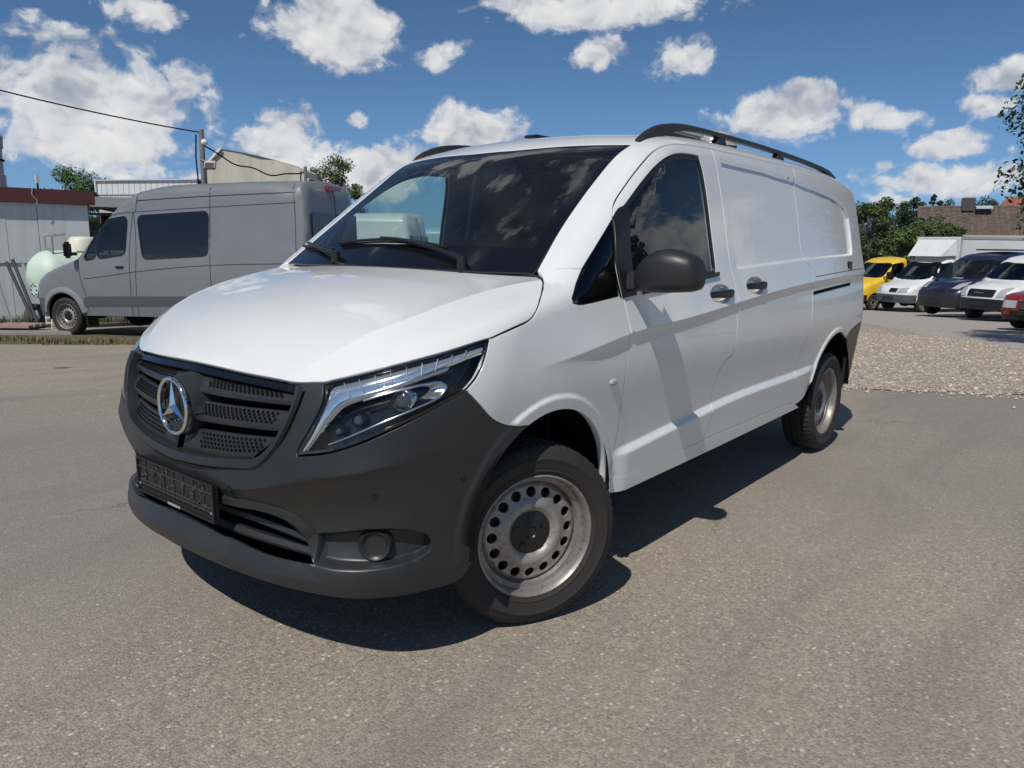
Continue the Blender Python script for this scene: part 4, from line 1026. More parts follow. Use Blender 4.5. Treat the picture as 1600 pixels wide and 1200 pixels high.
    MB().box((-1.78,.45,zr_+.062), (.36,.125,.052)).build('bar_lens', CL, lb, bevel=.018, smooth=50)
    MB().lathe([(.001,.128),(.05,.124),(.10,.104),(.128,.070),(.135,.040),(.136,.030)], (-2.20,.45,zr_), 'z', 28).build('beacon_dome', CL, lb, smooth=60)
    for x in (-1.68,-2.22): MB().box((x,.45,zr_+.008), (.10,.10,.030)).build('bar_foot', BLACKP, lb, bevel=.004)
    MB().box((-1.32,-.1,1.925), (.30,.09,.014)).build('roof_antenna_base', BLACKP, root, bevel=.005, smooth=40)
    # wipers
    BW = variant(B, nohood=True)
    def wp(P, off): P = TOP.pos(np.asarray(P, float)[:,:2], BW); return P+B.normal(P)*off
    for blade, arm in (([(-.141,-.379),(-.140,-.15),(-.133,.10),(-.119,.325)], [(-.072,.452),(-.098,.27),(-.124,.08),(-.138,-.085)]),
                       ([(-.200,-.735),(-.178,-.66),(-.140,-.50),(-.105,-.38)], [(-.062,-.30),(-.100,-.44),(-.150,-.57),(-.192,-.675)])):
        bl = wp(catmull(blade, .02), .010); lo = wp(catmull(blade, .02), .001); mb = MB()
        mb.tube([tuple(p) for p in bl+B.normal(bl)*.004], .007, 6); mb.tube([tuple(p) for p in lo], .004, 4)
        wi = mb.build('wiper_blade', BLACKP, root, smooth=50)
        ap = wp(catmull(arm, .02), .024); ap[0] -= np.array([0,0,.012]); m2 = MB(); nA = len(ap)
        m2.tube([tuple(p) for p in ap], [.012-.005*i/nA for i in range(nA)], 6); m2.lathe([(.001,.022),(.016,.020),(.02,0),(.02,-.03)], tuple(ap[0]), 'z', 14)
        m2.build('wiper_arm', BLACKP, wi, smooth=50)
    for y, x in ((.18,.20),(-.18,.20)):
        pass
    # ---- cabin
    n = 24; ys = np.linspace(-.86, .86, n); rows = []
    for (x, z, b) in ((-.05,1.215,.10),(-.16,1.235,.10),(-.32,1.245,.08),(-.46,1.232,.05),(-.55,1.19,.04),(-.60,1.10,.03),(-.56,.95,.03),(-.50,.60,.02)):
        rows.append(np.stack([x-b*(ys/.8)**2, ys*(.96 if x > -.2 else 1), np.full(n, z)], 1))
    loft('dashboard', rows, INTER, root, smooth=50)
    MB().box((-.40,.38,1.265), (.16,.34,.06)).build('instrument_hood', INTER, root, bevel=.02, smooth=50)
    MB().box((-.20,.28,1.243), (.14,.22,.004)).build('paper_sheet', mat('paper', (.45,.45,.43), .8), root)
    t = MB(); ctr = Vector((-.68,.38,1.14)); M = Matrix.Rotation(rad(-62), 3, 'Y')
    t.tube([tuple(ctr+M @ Vector((.185*math.cos(a), .185*math.sin(a), 0))) for a in np.linspace(0, 2*math.pi, 37)], .015, 8, caps=False)
    for a in (.2, math.pi-.2, math.pi*1.5): t.tube([tuple(ctr), tuple(ctr+M @ Vector((.18*math.sin(a+1.57), .18*math.cos(a+1.57), 0)))], .014, 6)
    t.ball(tuple(ctr), .06, 12); t.tube([tuple(ctr), (-.50,.38,1.02)], .03, 8); t.build('steering_wheel', INTER, root, smooth=60)
    for y, w in ((.42,.50), (-.36,.80)):
        s = MB().box((-1.02,y,.78), (.50,w,.16)).build('seat', SEATM, root, bevel=.05, smooth=60)
        MB().box((-1.30,y,1.10), (.14,w,.62), ry=rad(-12)).build('seat_back', SEATM, s, bevel=.05, smooth=60)
        for yy in ((y,) if w < .6 else (y-.2, y+.2)):
            MB().box((-1.38,yy,1.50), (.10,.26,.18), ry=rad(-12)).build('headrest', SEATM, s, bevel=.035, smooth=60)
    MB().add([(-1.5,-.86,.5),(-1.5,.86,.5),(-1.5,.86,1.15),(-1.5,.74,1.72),(-1.5,-.74,1.72),(-1.5,-.86,1.15)], [(0,1,2,3,4,5)]).build('bulkhead', INTER, root)
    hl = []
    for x in (-.80,-1.0,-1.25,-1.5):
        yy = np.linspace(-.72, .72, 14); p = TOP.pos(np.stack([np.full(14, x), yy], 1), B); hl.append(p-B.normal(p)*.05)
    loft('headliner', hl, LINER, root, smooth=60)
    # inner faces: A-pillar trims and door trims
    tr = chain([(-.45,.9,1.14),(-.46,.9,.5),(-1.46,.9,.5),(-1.46,.9,1.22),(-.9,.9,1.19),(-.45,.9,1.14)])
    panel('door_trim', B, CYL, [tr], INTER, root, h=.06, off=-.045, flange=0, gap=0, mirror=True)
    ap = chain([(-.18,.86,1.30),(-.33,.70,1.42),(-.60,.675,1.62),(-.80,.67,1.755)], [(-.80,.67,1.755),(-.86,.75,1.76),(-.60,.82,1.57),(-.45,.86,1.43),(-.26,.89,1.27)], [(-.26,.89,1.27),(-.18,.86,1.30)])
    panel('pillar_trim', B, CYL, [ap], INTER, root, h=.04, off=-.028, flange=0, gap=0, mirror=True)
    bp = chain([(-1.315,.9,1.24),(-1.30,.82,1.72)], [(-1.30,.82,1.72),(-1.46,.82,1.72)], [(-1.46,.82,1.72),(-1.47,.9,1.24)], [(-1.47,.9,1.24),(-1.315,.9,1.24)])
    panel('pillar_trim', B, CYL, [bp], LINER, root, h=.05, off=-.03, flange=0, gap=0, mirror=True)
    MB().box((-.83,0,1.70), (.05,.24,.07)).build('interior_mirror', INTER, root, bevel=.015, smooth=50)
    # firewall below the screen so that no light leaks under the bonnet
    MB().box((-.10,0,.90), (.03,1.70,.60)).build('firewall', DARK, root)
    # scuttle panel between bonnet and screen
    # tail lamps
    tl = chain([(-3.80,.88,1.70),(-3.93,.84,1.66)], [(-3.93,.84,1.66),(-3.93,.905,1.00)], [(-3.93,.905,1.00),(-3.88,.915,1.0)], [(-3.88,.915,1.0),(-3.80,.88,1.70)])
BLACKM = mat('black_mirror_plastic', (.020,.020,.021), .42, build=grain((.020,.020,.021), .15, 700, .08, .001))
vito = build_vito()
# ================================================================ ground
FH = np.array([math.cos(YAW), math.sin(YAW)]); RH = np.array([math.sin(YAW), -math.cos(YAW)])
def gh(x, y):
    """the yard is level round the white van and falls gently away behind it"""
    s = (x-CAM[0])*FH[0]+(y-CAM[1])*FH[1]
    return -.047*np.minimum(np.logaddexp(0, s-6.5), 30.)
def gp(depth, lat, dz=0.):
    x, y = CAM[:2]+FH*depth+RH*lat; return (float(x), float(y), float(gh(x, y))+dz)
def bearing_offset(px, depth): return (px-800)/FPX*depth*.983      # a bearing measured in the photograph gives the sideways offset at a known distance
def asphalt_nodes(n, b):
    p = worldco(n)
    chips = n.voro(p, 115, out='Color'); g1 = n.new('ShaderNodeSeparateColor', {0: chips}).outputs[0]
    chips2 = n.voro(p, 52, out='Color'); g2 = n.new('ShaderNodeSeparateColor', {0: chips2}).outputs[1]
    d2 = n.voro(p, 52); fine = n.noise(p, 420, 2, .5); big = n.noise(p, .55, 5, .6); mid = n.noise(p, 3.2, 5, .65)
    c = n.ramp(g1, [(0, (.196,.173,.138)), (.35, (.278,.245,.197)), (.7, (.355,.313,.252)), (1, (.445,.394,.318))])
    bright = n.math('MULTIPLY', n.math('GREATER_THAN', g2, .90), n.math('LESS_THAN', d2, .33))
    c = n.mix(n.math('MULTIPLY', bright, .75), c, (.72,.67,.59,1))
    c = n.mix(n.ramp(fine, [(.3, .32), (.7, 0)]), c, (.145,.124,.097,1))
    c = n.mix(n.ramp(big, [(.35, .0), (.65, .38)]), c, (.40,.345,.26,1))
    c = n.mix(n.ramp(mid, [(.30, .30), (.48, 0)]), c, (.24,.207,.163,1))
    # oil drips and small stains
    st = n.voro(n.vmath('ADD', p, n.vmath('MULTIPLY', n.noise(p, 7, 3, .5, out=1), (.12,.12,0))), .85); sel = n.new('ShaderNodeSeparateColor', {0: n.voro(p, .85, out='Color')}).outputs[2]
    stain = n.math('MULTIPLY', n.ramp(st, [(.055, 1), (.11, 0)]), n.math('GREATER_THAN', sel, .55))
    c = n.mix(n.math('MULTIPLY', stain, .7), c, (.04,.037,.035,1))
    cool = n.noise(p, .16, 3, .55); c = n.mix(n.ramp(cool, [(.44, 0), (.60, .60)]), c, (.210,.196,.186,1))
    # worn wheel tracks and hairline cracks
    tr = n.noise(n.vmath('MULTIPLY', n.vmath('ADD', p, n.vmath('MULTIPLY', n.noise(p, .3, 2, .5, out=1), (1.5,1.5,0))), (.22,1.6,1)), 1.0, 4, .6)
    c = n.mix(n.ramp(tr, [(.50, 0), (.66, .42)]), c, (.165,.152,.138,1))
    ck = n.voro(n.vmath('ADD', p, n.vmath('MULTIPLY', n.noise(p, 1.8, 5, .7, out=1), (.9,.9,0))), .32, 'DISTANCE_TO_EDGE'); cm = n.math('MULTIPLY', n.ramp(ck, [(.0, 1), (.004, 0)]), n.ramp(n.noise(p, .45, 2, .5), [(.54, 0), (.62, .6)]))
    c = n.mix(cm, c, (.06,.055,.05,1))
    n.put(b.inputs['Base Color'], c)
    h = n.math('ADD', n.math('MULTIPLY', n.voro(p, 115), -1.0), n.math('MULTIPLY', fine, .35))
    n.put(b.inputs['Normal'], n.bump(h, .55, .006)); b.inputs['Roughness'].default_value = .86
ASPH = mat('asphalt', (.15,.14,.13), .9, spec=.3, build=asphalt_nodes)
def gravel_nodes(c0, c1, c2, scale):
    def f(n, b):
        p = worldco(n); v = n.new('ShaderNodeSeparateColor', {0: n.voro(p, scale, out='Color')}).outputs[0]; d = n.voro(p, scale); big = n.noise(p, .8, 4, .6)
        c = n.ramp(v, [(0, c0), (.5, c1), (1, c2)]); c = n.mix(n.ramp(d, [(.45, 0), (.75, .8)]), c, tuple(q*.25 for q in c0)+(1,))
        c = n.mix(n.ramp(big, [(.4, 0), (.7, .35)]), c, tuple(q*.7 for q in c1)+(1,))
        n.put(b.inputs['Base Color'], c); n.put(b.inputs['Normal'], n.bump(n.math('MULTIPLY', d, -1.), .45, .012))
    return f
TAN = mat('tan_gravel', (.4,.35,.28), .95, spec=.2, build=gravel_nodes((.27,.225,.17), (.45,.385,.305), (.63,.56,.465), 34))
GREYG = mat('grey_gravel', (.2,.2,.2), .95, spec=.2, build=gravel_nodes((.34,.31,.285), (.46,.42,.39), (.60,.555,.515), 45))
def dirt_nodes(n, b):
    p = worldco(n); a = n.noise(p, 1.2, 6, .65); f = n.noise(p, 60, 3, .6)
    c = n.ramp(a, [(.3, (.10,.085,.06)), (.5, (.16,.14,.10)), (.68, (.075,.09,.035))]); c = n.mix(n.ramp(f, [(.35, .4), (.65, 0)]), c, (.06,.05,.04,1))
    n.put(b.inputs['Base Color'], c); n.put(b.inputs['Normal'], n.bump(f, .6, .02))
DIRT = mat('dirt', (.15,.13,.1), .95, spec=.2, build=dirt_nodes)
def sheet(name, poly, m, dz, step=1.0, kind='structure', wob=0.):
    """ground sheet draped over the terrain; poly in (x, y)"""
    P = np.array(poly, float); L = resample(np.vstack([P, P[:1]]), max(8, int(np.sum(np.linalg.norm(np.diff(np.vstack([P, P[:1]]), axis=0), axis=1))/(step*.6))))[:-1]
    if wob:
        r = np.random.RandomState(5); L = L+r.normal(0, wob, L.shape)
    lo, hi = L.min(0), L.max(0); gx, gy = np.meshgrid(np.arange(lo[0], hi[0], step), np.arange(lo[1], hi[1], step)); G = np.stack([gx.ravel(), gy.ravel()], 1)
    G = G[inside(L, G)]; G = G[seg_dist(L, G) > step*.3] if len(G) else G
    pts = [Vector(q) for q in L]+[Vector(q) for q in G]; n = len(L)
    vo, eo, fo, *_ = delaunay_2d_cdt(pts, [(i, (i+1) % n) for i in range(n)], [], 0, 1e-6)
    V = np.array([tuple(v) for v in vo]); T = np.array([tuple(f) for f in fo]); T = T[inside(L, V[T].mean(1))]
    a = V[T[:,1]]-V[T[:,0]]; b = V[T[:,2]]-V[T[:,0]]; fl = a[:,0]*b[:,1]-a[:,1]*b[:,0] < 0; T[fl] = T[fl][:,::-1]
    o = mesh(name, np.c_[V, gh(V[:,0], V[:,1])+dz], T, m, None, smooth=True); return tag(o, kind=kind)
def build_ground():
    # one sheet to the horizon: fine near, coarse far
    ax = np.r_[np.arange(-700, -60, 40), np.arange(-60, -30, 3), np.arange(-30, 14, .5), np.arange(14, 60, 4), np.arange(60, 701, 40)]
    X, Y = np.meshgrid(ax, ax); n = len(ax); V = np.stack([X.ravel(), Y.ravel(), gh(X, Y).ravel()], 1)
    F = [(i*n+j, i*n+j+1, (i+1)*n+j+1, (i+1)*n+j) for i in range(n-1) for j in range(n-1)]
    tag(mesh('ground', V, F, ASPH, None, smooth=True), kind='structure')
    tg = [(-6.22,.34),(-6.92,1.72),(-7.9,4.2),(-11.5,4.0),(-13.17,1.13),(-15.48,-.17),(-18.05,-1.93),(-20.27,-3.29),(-21,-4.6),(-14,-6.0),(-7.5,-5.2),(-5.4,-1.6)]
    sheet('gravel_bed', tg, TAN, .009, .5, wob=.03)
    gg = [(-7.9,4.3),(-12,10),(-26,16),(-70,6),(-60,-40),(-30,-24),(-20,-12),(-14,-7.5),(-14,-5.9),(-21,-4.5),(-20.2,-3.2),(-18.0,-1.85),(-15.4,-.1),(-13.1,1.2),(-11.4,4.1)]
    sheet('gravel_yard', gg, GREYG, .005, .8)
    # loose stones lying on the tan gravel
    rs = np.random.RandomState(3); L = np.array(tg); V = []; F = []
    base = np.array([(1,0,0),(-1,0,0),(0,1,0),(0,-1,0),(0,0,1)], float); tri = [(0,2,4),(2,1,4),(1,3,4),(3,0,4)]
    Q = np.stack([rs.uniform(-16, -5.4, 30000), rs.uniform(-3.5, 4.2, 30000)], 1); Q = Q[inside(L, Q)]
    t_ = rs.uniform(-.3, 2.2, 420); e0 = np.array([-6.22,.34]); e1 = np.array([-6.92,1.72]); nn = np.array([.892,.452])
    edge = e0+(e1-e0)*t_[:,None]+nn*(rs.exponential(.10, 420)[:,None])
    Q = np.vstack([Q[:11000], edge])
    for q in Q:
        s = .007+.018*rs.uniform(0, 1)**2; a = rs.uniform(0, 6.28); M = np.array([[math.cos(a), -math.sin(a), 0],[math.sin(a), math.cos(a), 0],[0,0,1]])
        sc = np.array([s*rs.uniform(.8, 1.6), s*rs.uniform(.6, 1.1), s*rs.uniform(.5, .9)]); k = len(V)
        V += list((base*sc*(1+rs.uniform(-.25, .25, (5,1)))) @ M.T+np.array([q[0], q[1], float(gh(q[0], q[1]))+.008])); F += [tuple(i+k for i in t) for t in tri]
    def stone(n, b):
        v = n.new('ShaderNodeSeparateColor', {0: n.voro(worldco(n), 22, out='Color')}).outputs[0]
        n.put(b.inputs['Base Color'], n.ramp(v, [(0, (.26,.215,.16)), (.4, (.39,.335,.265)), (.8, (.50,.44,.36)), (1, (.62,.56,.48))]))
    tag(mesh('gravel_stones', V, F, mat('gravel_stone', (.4,.35,.3), .9, build=stone), None), 'loose tan gravel stones on the strip behind the white van', 'gravel', kind='stuff')
    # bare earth and weeds along the broken edge of the tarmac on the left
    dl = [(-1.5,-14.6),(-1.6,-11.2),(-2.6,-10.1),(-3.7,-9.0),(-5.0,-7.9),(-5.8,-8.6),(-5.0,-10.4),(-4.0,-12.0),(-3.4,-13.8),(-2.8,-15.5)]
    sheet('dirt_strip', dl, DIRT, .005, .35, wob=.05)
    d2 = [(-2.8,-15.4),(-9.5,-14.8),(-13,-18),(-12,-26),(-3,-27),(-1,-18)]
    sheet('dirt_yard', d2, DIRT, .008, .8, wob=.06)
build_ground()
def grass(name, label, spots, seed, hmin=.04, hmax=.14, dry=.5):
    rs = np.random.RandomState(seed); V = []; F = []; mi = []
    for (x, y, r, n) in spots:
        for _ in range(n):
            a = rs.uniform(0, 6.28); d = r*math.sqrt(rs.uniform()); px, py = x+d*math.cos(a), y+d*math.sin(a); z = float(gh(px, py))
            h = rs.uniform(hmin, hmax); t = rs.uniform(0, 6.28); lean = rs.uniform(.1, .7)*h; w = rs.uniform(.004, .010)
            c, s = math.cos(t), math.sin(t); k = len(V)
            V += [(px-s*w, py+c*w, z), (px+s*w, py-c*w, z), (px+c*lean*.5-s*w*.6, py+s*lean*.5+c*w*.6, z+h*.6), (px+c*lean*.5+s*w*.6, py+s*lean*.5-c*w*.6, z+h*.6), (px+c*lean, py+s*lean, z+h)]
            F += [(k,k+1,k+3,k+2),(k+2,k+3,k+4)]; q = 1 if rs.uniform() < dry else 0; mi += [q, q]
    o = mesh(name, V, F, [mat('weed_green', (.07,.10,.025), .8), mat('weed_dry', (.26,.19,.09), .9)], None); o.data.polygons.foreach_set('material_index', mi)
    return tag(o, label, 'weeds', kind='stuff')
def path_spots(pts, n, r, k, seed):
    rs = np.random.RandomState(seed); P = resample(np.array(pts), n); return [(p[0]+rs.normal(0, r), p[1]+rs.normal(0, r), rs.uniform(.08, .35), int(rs.uniform(.3, 1)*k)) for p in P]
grass('dry_weeds', 'dry and green weeds along the broken tarmac edge before the grey van', path_spots([(-1.7,-12.3),(-2.6,-10.4),(-3.6,-9.4),(-4.6,-8.4),(-5.6,-7.6)], 60, .16, 55, 1), 1, .03, .11, .62)
grass('weed_fringe', 'green weeds growing at the foot of the pale shed', path_spots([(-1.6,-16.6),(-3.3,-17.0),(-4.8,-16.2),(-5.8,-15.2)], 34, .22, 70, 2), 2, .05, .24, .25)

# ================================================================ other vehicles
def sections(B, x, zl, z0, n=70):
    ch = Chart('cyl', z0); th = math.atan2(.95, zl-z0)
    for _ in range(6):
        p = ch.pos(np.array([[x, th]]), B)[0]; th = math.atan2(p[1], zl-z0)
    return ch.pos(np.array([(x, t) for t in np.linspace(th, -th, n)]), B)
def make_van(name, label, cat, group, loc, rz, pitch, B, paint, S):
    """a parked vehicle: S holds its cut lines in metres (x forward from the front axle, z up)"""
    root = empty(name, loc, rz, label, cat, group); root.rotation_euler = (0, pitch, rz)
    z0 = S.get('z0', 1.1); zl = S.get('zl', .34); x1 = S.get('x1', .46); xe = S['xe']; CY = Chart('cyl', z0); h = S.get('h', .09)
    def side(P): return SIDE.pos(np.asarray(P, float), B)
    low = [(x1, zl)]
    for (xc, zc, r) in S['arches']:
        zz = zl; da = math.asin(max(-1, min(1, (zl-zc)/r))); a = np.linspace(da, math.pi-da, 16); low += [(xc+r*math.cos(t), zc+r*math.sin(t)) for t in a]
    low += [(xe, zl)]; dense = resample(np.array(low), 140); lft = side(dense)
    secr = sections(B, xe, zl, z0); secf = sections(B, x1, zl, z0)
    L = np.vstack([lft[:-1], secr[:-1], mir(lft)[::-1][:-1], secf[::-1][:-1]])
    holes = []; gl = []
    for (P, m, both) in S.get('windows', ()):
        w = side(roundpoly(P, S.get('wr', .09))); holes.append(w); gl.append((w, m))
        if both: holes.append(mir(w)); gl.append((mir(w), m))
    if 'screen' in S:
        hw = TOP.pos(catmull(np.array(S['screen']), .06), B); w = np.vstack([hw, mir(hw[1:-1])[::-1]]) if abs(hw[0,1]) < 1e-6 and abs(hw[-1,1]) < 1e-6 else None
        ws = w; holes.append(ws)
    panel('body', B, CY, [L]+holes, paint, root, h=h, gap=0, flange=.02)
    for w, m in gl: panel('side_window', B, CY, [w], m, root, h=.2, gap=.004, off=-.004, flange=.006)
    for w, m in gl:
        u = CY.uv(w); big = CY.pos(shrink(u, -.022, True), B); panel('window_seal', B, CY, [big, CY.pos(shrink(u, .006, True), B)], TRIMBLK, root, h=.2, gap=0, off=.003, flange=.005)
    if 'screen' in S:
        u = CY.uv(ws); panel('screen_seal', B, CY, [CY.pos(shrink(u, -.03, True), B), CY.pos(shrink(u, .012, True), B)], TRIMBLK, root, h=.2, gap=0, off=.003, flange=.005)
    if 'screen' in S: panel('windscreen', B, CY, [ws], S.get('screen_mat', GLASSK), root, h=.2, gap=.003, off=-.004, flange=.006)
    SP = Chart('sph', (x1-1.1,0,.55)); HCc = Chart('hcyl', x1-1.1)
    a0 = 1.35*math.atan2(secf[0,1], x1-(x1-1.1)); bot = HCc.pos(np.stack([np.linspace(-a0, a0, 40), np.full(40, zl)], 1), B)
    panel('nose', B, SP, [np.vstack([secf[:-1], bot[:-1]])], paint, root, h=h*.7, gap=0, flange=.01)
    ta = Chart('sphr', (xe+1.0,0,z0)); panel('tail', B, ta, [secr], paint, root, h=h*1.5, gap=0, flange=.01)
    zb = S.get('bumper')
    def fr(P):   # (y, z) on the nose
        c = Chart('front'); c.x0 = -.2; return c.pos(np.asarray(P, float), B)
    if zb:
        a1 = 1.35*math.atan2(.93, S.get('bx', .43)-(x1-1.1)); us = np.linspace(-a1, a1, 40); zt = S.get('bumper_top', lambda u: zb)
        top = HCc.pos(np.stack([us, [zt(abs(u)/a1) for u in us]], 1), B); bt = HCc.pos(np.stack([us[::-1], np.full(40, zl-.02)], 1), B)
        panel('bumper', B, HCc, [np.vstack([top, bt])], S.get('bmat', PLASTIC), root, h=.07, gap=0, off=.010, flange=.02)
    for (P, m, nm) in S.get('front', ()):
        w = fr(resample(np.array(list(P)+[P[0]]), 30)[:-1]); w = w+0
        both = np.all(np.array(P)[:,0] > .02)
        r = panel(nm, B, HCc, [w], m, root, h=.06, gap=0, off=.012, flange=.016, mirror=bool(both))
    for (P, m, nm) in S.get('sides', ()):
        w = side(resample(np.array(list(P)+[P[0]]), 40)[:-1]); panel(nm, B, CY, [w], m, root, h=.12, gap=0, off=.006, flange=.008, mirror=True)
    R_ = S.get('R', .335); key = S.get('wheel', 'steel')
    for xw in S['axles']:
        for sg in (1, -1):
            w = make_wheel(root, (xw, sg*S.get('track', .84), R_), 0, key, flip=sg < 0)
    for (xc, zc, r) in S['arches']:
        for sg in (1, -1):
            V = []; F = []; n = 14
            for i in range(n+1):
                a = -.2+(math.pi+.4)*i/n
                for y in (S.get('track', .84)+.06, .45): V.append((xc+(r+.01)*math.cos(a), y*sg, zc+(r+.01)*math.sin(a)))
            for i in range(n): F.append((2*i, 2*i+1, 2*i+3, 2*i+2))
            V.append((xc,.45*sg,zc)); F += [(2*i+1, 2*i+3, len(V)-1) for i in range(n)]
            mesh('wheel_housing', V, F, DARK, root)
    MB().box(((x1+xe)/2,0,zl+.06), (abs(x1-xe)*.96,1.5,.08)).build('underside', DARK, root)
    for C in S.get('seams', ()): lines_on(root, B, [C], .014)
    if zb and S.get('plate', True):
        q = fr([(0, zl+.16)])[0]; MB().box((q[0]+.022, 0, q[2]), (.012,.52,.11)).build('number_plate', mat('plate_dark', (.02,.02,.022), .5), root, bevel=.003)
    for (c, d) in S.get('mirrors', ()):
        for sg in (1, -1):
            m = MB().box((c[0], c[1]*sg, c[2]), d).build('door_mirror', BLACKP, root, bevel=min(d)*.35, smooth=50)
            MB().box((c[0]+.02, (c[1]-d[1]*.5-.05)*sg, c[2]-d[2]*.25), (.06,.16,.05)).build('mirror_arm', BLACKP, m, bevel=.01)
    return root
def lines_on(root, B, curves, w=.008, m=None, name='panel_gap'):
    """dark shut lines between body panels, as thin sunk strips"""
    for C in curves:
        c = catmull(np.array(C), .08); t = np.gradient(c, axis=0); t /= np.linalg.norm(t, axis=1, keepdims=True); nn = np.stack([-t[:,1], t[:,0]], 1)*w/2
        a = SIDE.pos(c-nn, B); b = SIDE.pos(c+nn, B); k = B.normal(a)
        loft(name, [a+k*.0025, b+k*.0025], m or mat('shut_line', (.03,.03,.032), .8), root)

SPR = dict(wz=spl([.25,.5,.8,1.1,1.4,1.8,2.2,2.6], [.93,.965,.975,.97,.955,.912,.868,.82]), taper=spl([-5,-4.5,-1,0,.5,1.0], [.02,0,0,.01,.04,.12]),
    roofz=spl([-5,-4,-3,-2,-1.7,-1.4,-1.2,-1.0,-.8], [2.57,2.60,2.60,2.57,2.52,2.42,2.30,2.13,1.93]), hoodz=spl([-.6,-.4,0,.35,.6,.8,.95], [1.56,1.47,1.33,1.22,1.14,1.04,.90]),
    xf=spl([.2,.4,.6,.8,.95,1.05], [.80,.86,.88,.88,.84,.76]), plan=spl([0,.3,.6,.8,.95], [0,.02,.08,.16,.30]), xr=spl([.3,1,2,2.6], [-4.90,-4.92,-4.90,-4.82]),
    wsx=-.25, wsz=1.44, wsang=44, wsb=.2, wsbow=.02, rc=.06, hc=.05, kr=.16, khs=.07, kf=.15, kws=.10, krr=.08, tailb=.04, zb=.30, cabx=.2, hoodx=-.6)
def sedge(x, z): return .008*np.exp(-((z-2.33-.02*(-x-1.7))/.012)**2)*sstep(-1.5,-1.7,x)-.010*sstep(0,-.03,poly_sdf([(-3.16,2.10),(-4.55,2.10),(-4.66,2.0),(-4.70,1.5),(-4.62,1.40),(-3.10,1.40)], x, z))
def spr_body(**k): return Body(**{**SPR, **k})
GREYP = mat('grey_matt_paint', (.150,.166,.182), .40, coat=.55, build=dusty((.165,.180,.195), (.24,.235,.22), .35, 2.))
WHITE2 = mat('white_van_paint', (.72,.73,.73), .35, coat=.5, build=dusty((.72,.73,.73), (.55,.53,.49), .4, 2.))
YEL = mat('yellow_paint', (.74,.49,.03), .35, coat=.5); NAVY = mat('navy_paint', (.012,.016,.045), .3, coat=.8); RED = mat('red_paint', (.22,.012,.014), .3, coat=.7)
LAMPM = mat('bg_lamp', (.62,.63,.60), .15, metal=.4, coat=1.); LOWGREY = mat('low_trim', (.075,.082,.092), .6)
def grey_van():
    B = spr_body(sidef=sedge); rz = rad(-66.5); loc = (-4.14,-12.58,float(gh(-3.36,-12.24))+.0)
    S = dict(xe=-4.80, arches=[(0,.36,.40),(-3.665,.36,.40)], axles=[0,-3.665], zl=.36, h=.07,
        windows=[([(-.95,1.97),(-1.48,2.03),(-1.42,1.42),(-.84,1.35)], GLASSD, True), ([(-.54,1.32),(-.88,1.88),(-.80,1.36)], GLASSD, True),
                 ([(-1.70,2.03),(-3.10,2.07),(-3.08,1.39),(-1.80,1.34)], TRIMBLK, True)],
        screen=[(-.20,0),(-.22,.3),(-.33,.72),(-.42,.80),(-.60,.795),(-.88,.77),(-.94,.66),(-.88,.3),(-.86,0)],
        bumper=.66, bx=.42, bmat=LOWGREY, plate=False, front=[([(.12,.78),(.42,.80),(.40,.98),(.12,.98)], BLACKP, 'grille'), ([(.50,.78),(.72,.84),(.76,1.02),(.55,.98)], LAMPM, 'headlamp')],
        sides=[([(-.45,.52),(-3.20,.56),(-3.20,.72),(-.47,.70)], LOWGREY, 'side_moulding')],
        mirrors=[((-.36,1.10,1.50), (.10,.15,.28))])
    root = make_van('crew_van', 'matt grey high-roof van with dark side window, parked beside the pale shed', 'van', 'parked vehicles in the yard', loc, rz, rad(1.3), B, GREYP, S)
    lines_on(root, B, [[(-.42,1.30),(-.44,1.0),(-.52,.72),(-.55,.40)], [(-1.60,2.10),(-1.52,1.5),(-1.50,1.0),(-1.48,.37)], [(-1.62,2.13),(-1.66,1.5),(-1.62,1.0),(-1.60,.37)], [(-3.14,2.55),(-3.14,2.1),(-3.13,1.3),(-3.12,.6)],
                       [(-1.70,2.54),(-1.68,2.3),(-1.66,2.12)], [(-.50,1.00),(-1.0,1.05),(-1.6,1.12),(-3.0,1.22),(-4.75,1.25)], [(-1.68,2.31),(-3,2.34),(-4.72,2.36)], [(-.95,2.03),(-1.3,2.10),(-1.68,2.12),(-3,2.16),(-4.72,2.20)], [(-4.66,2.5),(-4.70,2.0),(-4.72,1.2),(-4.70,.5)]], .012)
    for sg in (1, -1):
        hb = SIDE.pos(np.array([[-1.28,1.20]]), B)[0]; MB().box((-1.30,(hb[1]+.012)*sg,1.205), (.16,.03,.035)).build('door_handle', BLACKP, root, bevel=.008)
    # arch lip, its highlight painted as a lighter grey, and mud flap
    for xc in (0., -3.665):
        a = np.linspace(.12, math.pi-.12, 26); i = SIDE.pos(np.stack([xc+.405*np.cos(a), .36+.405*np.sin(a)], 1), B); o = SIDE.pos(np.stack([xc+.50*np.cos(a), .36+.50*np.sin(a)], 1), B); n = B.normal(o)
        loft('arch_lip', [i-n*.01, i+n*.022, (i+o)/2+n*.030, o+n*.006, o-n*.004], mat('arch_highlight', (.21,.225,.24), .5), root, mirror=True)
    for sg in (1, -1): MB().box((-.47,.84*sg,.30), (.03,.24,.30), ry=rad(8)).build('mud_flap', BLACKP, root)
    # rear doors: windows and seams
    for sg in (1, -1):
        MB().box((-4.915,.42*sg,1.72), (.02,.66,.66)).build('rear_window', TRIMBLK, root, bevel=.008)
        MB().box((-4.93,.76*sg,1.05), (.05,.14,.55)).build('tail_lamp', mat('tail_red', (.25,.01,.01), .25, coat=.8), root, bevel=.015)
    MB().box((-4.925,0,1.4), (.006,.014,1.9)).build('door_gap', DARK, root); MB().box((-4.90,0,2.46), (.10,.42,.07)).build('brake_light', mat('tail_red', (.25,.01,.01), .25), root, bevel=.012)
